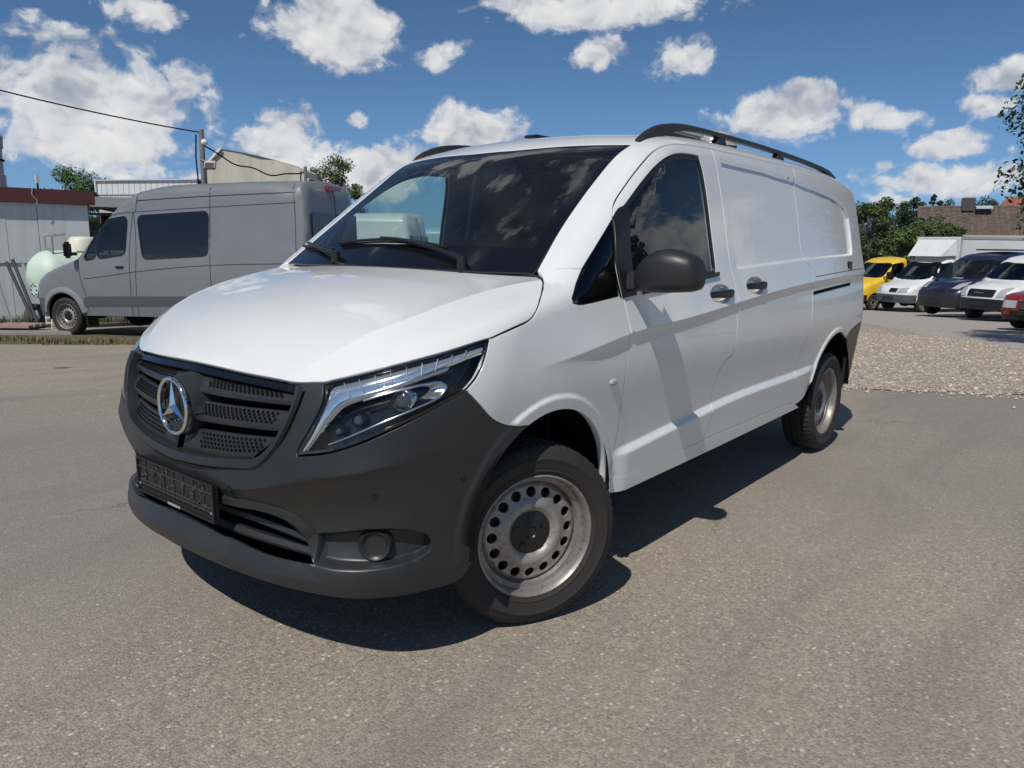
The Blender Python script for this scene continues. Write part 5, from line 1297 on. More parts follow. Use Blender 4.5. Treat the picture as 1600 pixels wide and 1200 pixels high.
    t = MB(); ctr = Vector((-.80,.42,1.42)); M = Matrix.Rotation(rad(-60), 3, 'Y'); t.tube([tuple(ctr+M @ Vector((.2*math.cos(a), .2*math.sin(a), 0))) for a in np.linspace(0, 2*math.pi, 25)], .016, 6, caps=False); t.build('steering_wheel', INTER, root)
    MB().box((-.35,0,1.22), (.5,1.6,.14)).build('dashboard', INTER, root, bevel=.04)
    for y in (.45,-.45): s = MB().box((-1.45,y,1.25), (.16,.5,.7), ry=rad(-10)).build('seat', SEATM, root, bevel=.05); MB().box((-1.52,y,1.75), (.1,.26,.2)).build('headrest', SEATM, s, bevel=.03)
    MB().box((-1.75,0,1.45), (.02,1.7,1.7)).build('bulkhead', DARK, root)
    return root
grey_van()
def far_vans():
    # two vans seen through the cab of the white van
    B = spr_body()
    S = dict(xe=-4.80, arches=[(0,.36,.40),(-3.665,.36,.40)], axles=[0,-3.665], zl=.36, h=.14, windows=[([(-.95,1.97),(-1.48,2.03),(-1.42,1.42),(-.84,1.35)], GLASSK, True)],
             screen=[(-.20,0),(-.22,.3),(-.33,.72),(-.42,.80),(-.60,.795),(-.88,.77),(-.94,.66),(-.88,.3),(-.86,0)], bumper=.66, bx=.42, mirrors=[((-.36,1.14,1.50), (.10,.17,.30))])
    for (dep, px, lab, pm) in ((19.0, 655, 'white high-roof van behind the cab of the nearest van, beyond the matt grey one', WHITE2), (23.5, 745, 'pale blue high-roof van farthest back, glimpsed through the nearest van', mat('pale_blue', (.30,.42,.50), .4, coat=.4))):
        p = gp(dep, bearing_offset(px, dep)); h = rad(-60); c, s = math.cos(h), math.sin(h); loc = (p[0]+4.9*c, p[1]+4.9*s, p[2])
        r = make_van('high_roof_van', lab, 'van', 'parked vehicles in the yard', loc, h, rad(1.2), B, pm, S)
        for sg in (1, -1):
            MB().box((-4.915,.42*sg,1.72), (.02,.60,.60)).build('rear_window', TRIMBLK, r, bevel=.008); MB().box((-4.93,.76*sg,1.05), (.05,.14,.55)).build('tail_lamp', mat('tail_red', (.25,.01,.01), .25), r, bevel=.015)
        MB().box((-4.925,0,1.4), (.006,.014,1.9)).build('door_gap', DARK, r)
far_vans()
def at_wheel(dep, px, rz, track=.84, x=0.):
    """root position that puts the left front wheel on a given line of sight column"""
    p = gp(dep, bearing_offset(px, dep)); l = np.array([-math.sin(rz), math.cos(rz)]); f = np.array([math.cos(rz), math.sin(rz)])
    return (p[0]-track*l[0]-x*f[0], p[1]-track*l[1]-x*f[1], p[2])
DOORW = [(-.93,1.96),(-1.45,2.01),(-1.42,1.40),(-.60,1.33)]
SCR = [(-.20,0),(-.22,.3),(-.33,.72),(-.42,.80),(-.60,.795),(-.88,.77),(-.94,.66),(-.88,.3),(-.86,0)]
LOWROOF = spl([-5,-3,-1.7,-1.3,-1.0,-.8], [2.27,2.29,2.28,2.23,2.11,1.95])
def right_row():
    G = 'parked vehicles in the yard'
    # yellow pick-up cab
    B = spr_body(roofz=LOWROOF, xr=spl([.3,1,2,2.6], [-1.72,-1.74,-1.72,-1.68]))
    rz = rad(-31)
    r = make_van('pickup_truck', 'yellow flatbed pickup truck at the far end of the parked row', 'truck', G, at_wheel(32.5, 1369, rz), rz, 0, B, YEL,
        dict(xe=-1.62, arches=[(0,.36,.40)], axles=[0,-3.6], zl=.42, h=.12, seams=[[(-.50,1.26),(-.52,1.0),(-.55,.45)], [(-1.50,2.02),(-1.50,1.4),(-1.48,.45)], [(-.5,1.02),(-1.48,1.08)]], windows=[(DOORW, GLASSK, True)], screen=SCR, bumper=.66, bx=.42, mirrors=[((-.40,1.14,1.50), (.10,.17,.30))],
             front=[([(.05,.78),(.42,.80),(.40,.98),(.05,.98)], BLACKP, 'grille'), ([(.50,.78),(.72,.84),(.76,1.02),(.55,.98)], LAMPM, 'headlamp')]))
    MB().box((-3.5,0,.85), (3.3,2.0,.08)).build('load_bed', mat('bed', (.25,.25,.25), .6), r); MB().box((-3.5,0,.60), (3.3,.8,.30)).build('chassis', DARK, r)
    for y in (-1,1): MB().box((-3.5,y,1.05), (3.3,.04,.38)).build('drop_side', YEL, r)
    # orange bucket on the bed behind
    # white box lorry
    B = Body(**{**SPR, **dict(roofz=LOWROOF, xr=spl([.3,1,2,2.6], [-1.52,-1.54,-1.52,-1.48]), wsang=40, wsx=-.10, hoodz=spl([-.6,-.4,0,.35,.6,.8,.95], [1.52,1.42,1.28,1.16,1.08,1.00,.88]), xf=spl([.2,.4,.6,.8,.95,1.05], [.84,.90,.93,.93,.89,.80]))})
    r = make_van('box_lorry', 'white box lorry with a roof deflector, between the yellow truck and the navy van', 'truck', G, at_wheel(30.6, 1447, rz), rz, 0, B, WHITE2,
        dict(xe=-1.42, arches=[(0,.36,.40)], axles=[0,-3.5], zl=.40, h=.12, seams=[[(-.40,1.22),(-.45,1.0),(-.52,.45)], [(-.5,1.02),(-1.38,1.06)]], windows=[([(-.84,1.93),(-1.36,1.99),(-1.32,1.37),(-.46,1.28)], GLASSK, True)], screen=[(-.05,0),(-.07,.3),(-.20,.72),(-.30,.80),(-.55,.795),(-.86,.77),(-.92,.66),(-.84,.3),(-.82,0)],
             bumper=.70, bx=.42, bmat=LOWGREY, mirrors=[((-.34,1.16,1.45), (.10,.17,.30))], front=[([(.02,.80),(.36,.80),(.38,.95),(.02,.95)], BLACKP, 'grille'), ([(.40,.80),(.78,.82),(.76,1.0),(.44,.96)], LAMPM, 'headlamp')]))
    bx = MB().box((-3.45,0,1.98), (3.9,2.15,2.1)).build('cargo_box', mat('box_white', (.70,.71,.70), .5, build=dusty((.70,.71,.70), (.5,.49,.46), .4, 1.)), r, bevel=.03)
    for y in (-1.085,1.085):
        for z in (.95,3.0): MB().box((-3.45,y,z), (3.92,.03,.09)).build('box_rail', mat('alu', (.55,.55,.55), .4, metal=.6), bx)
    for y in (-1.07,1.07): MB().box((-1.505,y,1.98), (.05,.05,2.1)).build('box_post', mat('alu', (.55,.55,.55), .4, metal=.6), bx)
    MB().add([(-.75,-.8,2.24),(-.75,.8,2.24),(-1.45,.95,2.28),(-1.45,-.95,2.28),(-1.40,-.92,2.92),(-1.40,.92,2.92)], [(0,1,5,4),(1,2,5),(0,4,3)]).build('roof_deflector', WHITE2, r, bevel=.0)
    MB().box((-3.45,0,.70), (3.9,.9,.3)).build('chassis', DARK, r)
    # navy van
    B = Body(**{**SPR, **dict(roofz=spl([-5,-3,-1.7,-1.2,-.9,-.7], [2.20,2.24,2.22,2.15,2.02,1.88]), wsang=41, wsx=-.02, hoodz=spl([-.6,-.4,0,.35,.6,.8,.95], [1.56,1.46,1.32,1.22,1.14,1.03,.86]), xf=spl([.2,.4,.6,.8,.95,1.05], [.86,.92,.95,.93,.85,.74]))})
    r = make_van('cargo_van', 'navy blue cargo van with grey bumper, beside the white box lorry', 'van', G, at_wheel(25.6, 1531, rad(-32)), rad(-32), 0, B, NAVY,
        dict(xe=-4.75, arches=[(0,.36,.40),(-3.4,.36,.40)], axles=[0,-3.4], zl=.36, h=.13, seams=[[(-.36,1.22),(-.42,1.0),(-.50,.40)], [(-1.46,2.0),(-1.46,1.3),(-1.45,.40)], [(-2.6,1.9),(-2.62,1.2),(-2.60,.40)], [(-.5,.80),(-3.0,.84)]], windows=[([(-.78,1.88),(-1.40,1.94),(-1.36,1.36),(-.42,1.27)], GLASSK, True)], screen=[(.05,0),(.03,.3),(-.10,.72),(-.22,.80),(-.50,.795),(-.78,.77),(-.84,.66),(-.76,.3),(-.74,0)], screen_mat=GLASSW,
             bumper=.86, bx=.42, mirrors=[((-.30,1.16,1.45), (.12,.17,.34))], front=[([(.02,.80),(.40,.82),(.40,.93),(.02,.93)], BLACKP, 'grille'), ([(.52,.98),(.72,.98),(.82,1.12),(.76,1.22),(.60,1.14)], LAMPM, 'headlamp')]))
    MB().box((-.30,0,1.12), (.6,1.6,.12)).build('dashboard', INTER, r, bevel=.03); MB().box((-.12,-.1,1.30), (.25,.4,.01), ry=rad(15)).build('paper_sheet', mat('paper', (.45,.45,.43), .8), r); MB().box((-1.7,0,1.3), (.02,1.7,1.5)).build('bulkhead', DARK, r)
    MB().box((-1.9,0,2.29), (.9,1.2,.05)).build('roof_vent', BLACKP, r, bevel=.01)
    # white van at the edge
    B = Body(**{**SPR, **dict(roofz=spl([-5,-3,-1.7,-1.3,-1.0,-.8], [2.05,2.08,2.06,2.02,1.93,1.80]), wsang=43, wsx=-.12, wsz=1.32, hoodz=spl([-.6,-.4,0,.35,.6,.8,.95], [1.36,1.30,1.22,1.15,1.09,1.0,.84]), xf=spl([.2,.4,.6,.8,.95,1.05], [.88,.93,.94,.93,.88,.78]))})
    r = make_van('short_van', 'white van with black grille beside the navy van, cut by the picture edge', 'van', G, at_wheel(23.0, 1612, rad(-32)), rad(-32), 0, B, WHITE2,
        dict(xe=-4.0, arches=[(0,.36,.40),(-3.0,.36,.40)], axles=[0,-3.0], zl=.36, h=.13, windows=[([(-.86,1.70),(-1.30,1.74),(-1.36,1.66),(-1.30,1.30),(-.52,1.26),(-.60,1.40)], GLASSK, True)], screen=[(-.10,0),(-.12,.3),(-.25,.72),(-.35,.80),(-.52,.795),(-.76,.77),(-.82,.66),(-.74,.3),(-.72,0)],
             bumper=.68, bx=.42, bmat=BLACKP, mirrors=[((-.34,1.14,1.36), (.10,.17,.26))], front=[([(-.44,.74),(.44,.74),(.46,.96),(-.46,.96)], BLACKP, 'grille'), ([(.52,.74),(.76,.76),(.80,1.05),(.66,1.02),(.56,.94)], LAMPM, 'headlamp')]))
    MB().tube([(.965,-.16,.87),(.975,0,.87),(.965,.16,.87)], .012, 6).build('grille_badge', CHROME, r)
    # red saloon, only its front corner in the picture
    B = Body(wz=spl([.2,.4,.6,.8,1.0,1.3,1.5], [.82,.86,.87,.86,.83,.72,.62]), taper=spl([-4,-3.4,-1,0,.5,.9], [.06,.02,0,.01,.03,.08]), roofz=spl([-4,-3.2,-2.4,-1.8,-1.2,-.6], [.95,1.05,1.36,1.42,1.40,1.25]), hoodz=spl([-.6,-.2,.2,.6,.8], [.98,.95,.92,.86,.78]),
             xf=spl([.2,.4,.6,.75,.9], [.72,.80,.80,.78,.72]), plan=spl([0,.3,.6,.8,.95], [0,.01,.04,.10,.24]), xr=spl([.3,.8,1.4], [-3.7,-3.75,-3.4]), wsx=-.45, wsz=.95, wsang=32, wsb=.15, rc=.05, hc=.03, khs=.06, kf=.05, kfs=.14, zb=.22, cabx=.0, hoodx=-.7, gr=0)
    r = make_van('saloon_car', 'dark red saloon car with chrome grille at the right picture edge', 'car', G, at_wheel(17.6, 1706, rad(-30), .74), rad(-30), 0, B, RED,
        dict(xe=-3.55, z0=.6, arches=[(0,.32,.34),(-2.8,.32,.34)], axles=[0,-2.8], zl=.26, track=.74, R=.31, wheel='small', x1=.40, h=.12, windows=[([(-.95,1.30),(-1.5,1.34),(-1.55,.95),(-.55,.93)], GLASSK, True)], screen=[(-.45,0),(-.47,.3),(-.55,.60),(-.62,.64),(-.85,.60),(-.98,.52),(-.93,.25),(-.92,0)],
             bumper=.46, bx=.38, bmat=BLACKP, mirrors=[((-.62,.92,.98), (.08,.14,.12))], front=[([(-.26,.50),(.26,.50),(.24,.72),(-.24,.72)], BLACKP, 'grille'), ([(.34,.52),(.70,.52),(.68,.70),(.34,.70)], LAMPM, 'headlamp')]))
    gm = MB()
    for z in (.54,.59,.64,.69): gm.box((.815,0,z), (.01,.46,.008))
    gm.box((.817,0,.61), (.012,.012,.24)); gm.box((.817,0,.735), (.02,.52,.02)); gm.build('grille_bars', CHROME, r)
    for sg in (1,-1): MB().box((.80,.55*sg,.40), (.06,.16,.09)).build('indicator_lamp', mat('tail_red', (.25,.01,.01), .25), r, bevel=.01)
right_row()
# ================================================================ buildings, poles, trees
def frame_at(depth0, lat0, depth1, lat1):
    """ground points for the two ends of a wall, (x, y)"""
    return np.array(gp(depth0, lat0)), np.array(gp(depth1, lat1))
FPV = FPX*1.034
def corr(base, lo, sc, amt=.4, streak=True):
    def f(n, b):
        p = objco(n); v = n.vmath('MULTIPLY', p, (1, 1, .12)); s = n.noise(v, sc, 5, .6); k = n.noise(p, 1.1, 5, .6)
        c = n.mix(n.ramp(s, [(.42, 0), (.75, amt)]), (*base, 1), (*lo, 1)); c = n.mix(n.ramp(k, [(.5, 0), (.8, amt)]), c, (*lo, 1)); n.put(b.inputs['Base Color'], c)
    return f
def shed():
    a, b = frame_at(19.3, bearing_offset(138, 19.3), 17.6, bearing_offset(-60, 17.6)); d = (b-a); d[2] = 0; L = float(np.linalg.norm(d)); d /= L; n = np.array([-d[1], d[0], 0]);
    if n[:2] @ (CAM[:2]-a[:2]) < 0: n = -n
    z0 = min(a[2], b[2])-.05; top = 2.20; root = empty('shed', tuple(a), 0, 'pale panelled shed with a maroon roof edge at the left', 'shed')
    SH = mat('shed_panel', (.66,.69,.69), .6, build=corr((.66,.69,.69), (.42,.43,.41), 6)); MAR = mat('maroon_fascia', (.105,.028,.030), .6, build=corr((.105,.028,.030), (.075,.03,.03), 5)); JT = mat('joint', (.16,.17,.17), .8)
    Mw = Matrix.Rotation(math.atan2(d[1], d[0]), 4, 'Z')
    root.rotation_euler = (0, 0, math.atan2(d[1], d[0]))
    sg = 1 if n[:2] @ np.array([-d[1], d[0]]) > 0 else -1       # outside is +y*sg in the local frame
    zb, zt = z0-a[2], top-a[2]
    w = 1.10; x = 0.
    while x < L:                                                # metal sheets, each with its own edges
        for (q0, q1) in ((zb, zb+1.42), (zb+1.44, zt)):
            MB().box((min(x+w/2, L-.3), (.0 if int(x/w) % 2 else .006)*sg, (q0+q1)/2), (w-.012, .03, q1-q0)).build('wall_panel', SH, root, bevel=.004)
        x += w
    MB().box((L/2, -.05*sg, (zb+zt)/2), (L-.1, .04, zt-zb)).build('wall_frame', JT, root)
    MB().box((L/2, -2.6*sg, (zb+zt)/2), (L-.1, 5.0, zt-zb-.05)).build('shed_core', SH, root)
    MB().tube([(0,.03*sg,zb+1.43),(L,.03*sg,zb+1.43)], .014, 6).build('wall_rail', JT, root)
    MB().box((L/2, .10*sg, zt+.17), (L+.3, .10, .34)).build('fascia', MAR, root, bevel=.01)
    MB().box((L/2, -2.5*sg, zt+.30), (L+.3, 5.2, .06)).build('roof', mat('felt', (.12,.12,.12), .9), root)
    MB().tube([(L*.45,.16*sg,zt+.36),(L*.46,.17*sg,zt+.20),(L*.42,.17*sg,zt+.05),(L*.43,.16*sg,zt-.05)], .008, 5).build('loose_cable', mat('cable_pale', (.5,.5,.48), .7), root)
    return root
shed()
def lean_to():
    p = gp(21.0, bearing_offset(150, 21.0)); r = empty('lean_to', p, 0, 'collapsed timber lean-to behind the shed and the grey van', 'lean-to')
    r.rotation_euler = (0, 0, math.atan2(RH[1], RH[0])); WD = mat('old_timber', (.16,.145,.13), .85, build=corr((.19,.175,.155), (.08,.07,.06), 9)); rn = random.Random(2)
    MB().box((.9,.4,3.02), (2.8,1.6,.26), ry=rad(1)).build('roof_edge', mat('lean_roof', (.24,.25,.26), .7), r)
    MB().box((.9,1.2,1.4), (2.8,.1,2.8)).build('back_wall', DARK, r)
    for i in range(9):
        z = 1.35+.17*i; MB().beam((-.45,.1+.05*i,z+rn.uniform(-.05,.3)), (1.9,.2+.04*i,z+rn.uniform(-.55,.1)), .10, .06 if i % 2 else .12).build('timber_beam', WD, r)
    for x in (-.4,1.7): MB().box((x,.2,1.45), (.12,.12,2.9)).build('post', WD, r)
lean_to()
def flat_hall():
    p = gp(36, bearing_offset(232, 36)); r = empty('flat_hall', p, 0, 'long white flat-roofed hall behind the grey van', 'building'); r.rotation_euler = (0, 0, math.atan2(RH[1], RH[0])-rad(14))
    WM = mat('white_sheet', (.62,.64,.65), .6, build=corr((.62,.64,.65), (.48,.50,.50), 8)); zt = 4.05-p[2]
    MB().box((0,3,zt/2-.3), (5.4,6,zt)).build('wall', mat('hall_wall', (.42,.44,.45), .7), r)
    for i in range(18): MB().box((-2.6+i*.305,-.02,zt-.30), (.29,.05,.62)).build('cladding_panel', WM, r, bevel=.006)
    MB().box((0,3,zt+.04), (5.6,6.3,.05)).build('roof', mat('hall_roof', (.5,.52,.53), .6), r); MB().tube([(-2.72,-.1,zt+.12),(-2.72,-.1,zt-.5)], .05, 8).build('downpipe', WM, r)
    q = gp(33, bearing_offset(262, 33)); r2 = empty('low_annex', q, 0, 'low grey annex roof between the white hall and the grey van', 'building'); r2.rotation_euler = (0, 0, math.atan2(RH[1], RH[0])-rad(6))
    MB().box((1.0,2,1.75), (5.5,4,3.5)).build('wall', mat('annex_wall', (.3,.31,.32), .8), r2); MB().box((1.0,2,3.52), (5.8,4.3,.08)).build('roof', mat('annex_roof', (.36,.37,.38), .7), r2)
flat_hall()
def stack():
    p = gp(24, bearing_offset(-1, 24)); r = empty('vent_stack', p, 0, 'grey metal chimney stack with a cowl above the shed roof', 'chimney'); M = mat('zinc', (.34,.36,.37), .5, metal=.3, build=corr((.36,.38,.39), (.2,.2,.2), 5))
    MB().lathe([(.30,0),(.30,4.1),(.26,4.1),(.26,4.6),(.27,4.9)], (0,0,0), 'z', 24).build('shaft', M, r, smooth=30); MB().lathe([(.30,4.90),(.32,5.25),(.05,5.55),(.001,5.56)], (0,0,0), 'z', 24).build('cowl', M, r, smooth=30); MB().lathe([(.31,4.52),(.31,4.57)], (0,0,0), 'z', 24).build('band', DARK, r)
    d = empty('air_duct', gp(23.2, bearing_offset(22, 23.2)), 0, 'dark bent air duct beside the chimney stack', 'duct')
    t = MB(); t.tube([(0,0,2.2),(.0,.1,2.9),(.15,.2,3.2),(.6,.3,3.0),(.9,.4,2.75)], .30, 14); o = t.build('duct_pipe', mat('duct', (.10,.105,.11), .6), d, smooth=50); d.rotation_euler = (0, 0, math.atan2(RH[1], RH[0]))
    for i, (px, hgt) in enumerate(((64,3.72),)):
        q = gp(30, bearing_offset(px, 30)); a = empty('aerial', q, 0, 'thin aerial mast with a stay above the maroon roof edge', 'aerial'); MB().tube([(0,0,0),(0,0,4.75)], .035, 6).build('mast', DARK, a); MB().tube([(0,0,4.3),(-.55,.75,3.3)], .018, 5).build('stay', DARK, a); MB().box((0,0,4.72), (.10,.10,.30)).build('aerial_head', mat('aerial_white', (.6,.6,.6), .6), a)
stack()
def tarp_hall():
    dep = 32.; c0 = bearing_offset(402, dep); p = gp(dep, c0); r = empty('sheeted_hall', p, 0, 'weathered beige sheeting hall with a sloping roofline behind the utility pole', 'building'); r.rotation_euler = (0, 0, math.atan2(RH[1], RH[0]))
    def Z(py, px): return (382-10+10*(px/800.)-py)/FPV*dep*1.0+CAM[2]-p[2]
    prof = [(327,262),(340,247),(352,236),(362,238),(380,241),(400,245),(425,251),(450,258),(466,263),(473,268),(478,280)]
    P = [((x-402)/FPX*dep, Z(y, x)) for x, y in prof]; pts = [(P[0][0],0)]+P+[(P[-1][0],0)]
    SM = mat('beige_sheeting', (.50,.475,.40), .75, build=corr((.54,.51,.44), (.33,.31,.23), 1.6, .7)); n = len(pts)
    # gable sheet drawn with soft folds
    V = []; F = []; rs = np.random.RandomState(1); X = np.linspace(P[0][0], P[-1][0], 60); top = np.interp(X, [q[0] for q in P], [q[1] for q in P]); m = 12
    for i, x in enumerate(X):
        for j in range(m+1):
            t = j/m; V.append((x, .04*math.sin(x*1.7+t*2)+.02*math.sin(x*4.1+1), top[i]*t))
    for i in range(59):
        for j in range(m): a = i*(m+1)+j; F.append((a, a+m+1, a+m+2, a+1))
    mesh('gable_sheet', V, F, SM, r, smooth=True)
    V = []; F = []
    for i, (x, z) in enumerate(pts[1:-1]): V += [(x, -.04, z+.015), (x, 3.0, z+.015)]
    for i in range(n-3): F.append((2*i, 2*i+1, 2*i+3, 2*i+2))
    k = mesh('roof_sheet', V, F, SM, r); k.data.materials[0] = SM
    MB().beam((P[0][0]-.02,-.10,P[0][1]), (P[2][0],-.10,P[2][1]+.03), .09, .09).build('verge_trim', mat('white_trim', (.7,.7,.7), .6), r)
    MB().beam((P[0][0]-.02,-.10,P[0][1]), (P[0][0]-.02,-.10,0), .07, .07).build('corner_trim', mat('white_trim', (.7,.7,.7), .6), r)
tarp_hall()
def pole(dep, px, ytop, label, lamp_side=1, r0=.085):
    p = gp(dep, bearing_offset(px, dep)); h = (372+10*px/800-ytop)/FPV*dep+CAM[2]-p[2]; r = empty('utility_pole', p, math.atan2(RH[1], RH[0]), label, 'pole')
    MB().tube([(0,0,0),(.02,0,h*.5),(.03,0,h)], [r0*1.15, r0, r0*.85], 10).build('pole_shaft', mat('pole_wood', (.17,.165,.155), .85, build=corr((.2,.19,.175), (.09,.085,.08), 12)), r, smooth=50)
    fl = MB().box((.28*lamp_side,-.1,h-1.05), (.34,.10,.26), rx=rad(-25)).build('flood_lamp', BLACKP, r, bevel=.015); MB().box((.28*lamp_side,-.16,h-1.075), (.28,.02,.20), rx=rad(-25)).build('lamp_glass', mat('lamp_pane', (.06,.062,.065), .7, spec=.2), fl)
    MB().tube([(0,-.05,h-.9),(.22*lamp_side,-.08,h-.95)], .03, 6).build('lamp_arm', BLACKP, r)
    if r0 > .07: MB().ball((.14,-.08,h-.38), .10, 12).build('junction_dome', mat('dome_white', (.7,.7,.7), .4), r, smooth=80)
    MB().tube([(-.10,-.08,h-.15),(-.14,-.09,h-.8),(-.11,-.09,h-1.6),(-.10,-.09,h-2.5)], .022, 6).build('riser_cable', DARK, r)
    return p, h
p1, h1 = pole(24., 320, 207, 'grey utility pole with a floodlight rising behind the matt grey van')
p2, h2 = pole(27., 477, 262, 'short lamp pole at the right end of the beige sheeted hall', 1, .06)
def wire(name, label, A, Bp, sag, r=.016, wig=0.):
    A, Bp = np.array(A), np.array(Bp); t = np.linspace(0, 1, 40); P = A+(Bp-A)*t[:,None]; P[:,2] -= sag*4*t*(1-t)
    if wig: P[:,2] += wig*np.sin(t*17)*np.sin(t*math.pi)
    o = MB().tube([tuple(q) for q in P], r, 5).build(name, DARK, None, smooth=60); return tag(o, label, 'cable')
def sight_point(px, py, dep):
    z = (372+10*px/800-py)/FPV*dep+CAM[2]; x, y, _ = gp(dep, bearing_offset(px, dep)); return (x, y, z)
wire('overhead_cable', 'black overhead cable coming in from the left to the utility pole', sight_point(-90, 120, 20), (p1[0], p1[1], p1[2]+h1-.08), .10, .020)
wire('drooping_cable', 'black cable drooping from the utility pole along the sheeted hall', (p1[0], p1[1], p1[2]+h1-.4), (p2[0], p2[1], p2[2]+h2-.2), .38, .024, .06)
# ---------------------------------------------------------------- gas tank and clutter by the shed
def tank():
    dep = 15.2; p = gp(dep, bearing_offset(64, dep)); r = empty('gas_tank', p, 0, 'pale green gas tank lying beside the shed, half hidden by the grey van', 'tank'); r.rotation_euler = (0, 0, math.atan2(FH[1], FH[0])-rad(35))
    G = mat('tank_green', (.54,.66,.56), .5, build=corr((.55,.67,.57), (.38,.45,.34), 4)); R_ = .53; zc = 1.02
    prof = [(.001,-.32),(.20,-.30),(.34,-.24),(.44,-.14),(.505,-.05),(R_,.06),(R_,2.2),(.48,2.4),(.2,2.5),(.001,2.51)]
    MB().lathe(prof, (0,0,zc), 'x', 40).build('tank_shell', G, r, smooth=50)
    MB().lathe([(.001,.30),(.20,.29),(.26,.22),(.27,.0)], (.75,0,zc+R_-.02), 'z', 24).build('dome_cover', mat('dome_cream', (.68,.66,.55), .5), r, smooth=50)
    MB().lathe([(.001,-.045),(.15,-.045),(.16,-.02),(.16,.03)], (-.25,-.10,zc-.24), 'x', 20).build('flange_plate', mat('flange_blue', (.5,.62,.62), .4), r, smooth=40)
    for i in range(8): a = i*math.pi/4; MB().lathe([(.001,-.02),(.014,-.02),(.014,.01)], (-.295,-.10+.115*math.cos(a),zc-.24+.115*math.sin(a)), 'x', 8).build('bolt', DARK, r)
    MB().box((-.315,.22,zc+.22), (.01,.12,.09)).build('data_plate', mat('plate_grey', (.3,.33,.3), .6), r)
    for y in (-.25,.05): MB().tube([(.05,y,zc+.2),(.05,y,zc+.80),(.05+.25,y,zc+.85)], .022, 6).build('guard_rail', mat('rail_grey', (.28,.30,.30), .5), r)
    for i in range(7): MB().tube([(.04,-.25+i*.05,zc+.25),(.04,-.25+i*.05,zc+.58)], .006, 5).build('guard_bar', mat('rail_grey', (.28,.30,.30), .5), r)
    for x in (.3,1.8): MB().box((x,0,.27), (.2,.8,.54)).build('tank_foot', mat('foot_grey', (.3,.3,.3), .8), r)
tank()
def clutter():
    RU = mat('old_iron', (.035,.035,.036), .7)
    for i, (px0, py0, px1, py1) in enumerate(((3,410,37,486),(13,406,42,482))):
        dep = 15.0; a = sight_point(px0, py0, dep+.6); b = sight_point(px1, py1, dep); g = gp(dep, bearing_offset(px1, dep)); b = (b[0], b[1], g[2]+.12)
        o = MB().tube([a, b], .035, 8).build('leaning_pole', RU, None); tag(o, ('longer', 'shorter')[i]+' dark iron pole leaning on the pale shed wall', 'pole', 'iron poles leaning on the shed')
    g = gp(15.6, bearing_offset(38, 15.6)); t = empty('loose_tyre', g, 0, 'old tyre standing against the shed by the gas tank', 'tyre'); t.rotation_euler = (rad(8), 0, math.atan2(RH[1], RH[0])+rad(78))
    MB().lathe([(.19,-.10),(.25,-.12),(.31,-.10),(.33,-.05),(.33,.05),(.31,.10),(.25,.12),(.19,.10),(.19,-.10)], (0,0,.33), 'y', 32).build('tyre_carcass', mat('grey_rubber', (.07,.07,.068), .85), t, smooth=50); t.scale = (.72,.72,.72)
    s = empty('pallet_trolley', gp(14.4, bearing_offset(6, 14.4)), 0, 'low wooden trolley with a handle at the left picture edge', 'trolley'); s.rotation_euler = (0, 0, math.atan2(RH[1], RH[0]))
    for i in range(3): MB().box((.05,-.2+.2*i,.10), (.75,.14,.05)).build('plank', mat('plank_pink', (.34,.24,.20), .8), s)
    MB().tube([(-.05,0,.12),(-.22,.05,.70),(-.28,.08,.95)], .016, 6).build('handle', mat('rail_grey', (.28,.30,.30), .5), s)
    MB().box((.10,.1,.05), (.6,.5,.05)).build('skid', RU, s)
    k = MB().box((0,0,0), (1.9,.14,.14)).build('kerb_block', mat('concrete', (.28,.27,.25), .9, build=corr((.3,.29,.27), (.18,.17,.15), 6)), None, bevel=.01)
    gg = gp(13.4, bearing_offset(10, 13.4)); k.location = (gg[0], gg[1], gg[2]+.0); k.rotation_euler = (0, 0, math.atan2(RH[1], RH[0])+rad(4)); tag(k, 'low concrete kerb block on the tarmac at the left edge', 'kerb')
    g = gp(14.9, bearing_offset(60, 14.9)); tr = empty('white_trestle', g, math.atan2(RH[1], RH[0]), 'small white metal trestle in front of the grey van bumper', 'trestle'); WM = mat('trestle_white', (.7,.7,.68), .5)
    for x in (-.05,.06): MB().tube([(x,0,0),(x+.02,0,.42)], .014, 6).build('upright', WM, tr)
    for z in (.12,.22): MB().tube([(-.06,0,z),(.09,0,z)], .012, 6).build('rung', WM, tr)
clutter()
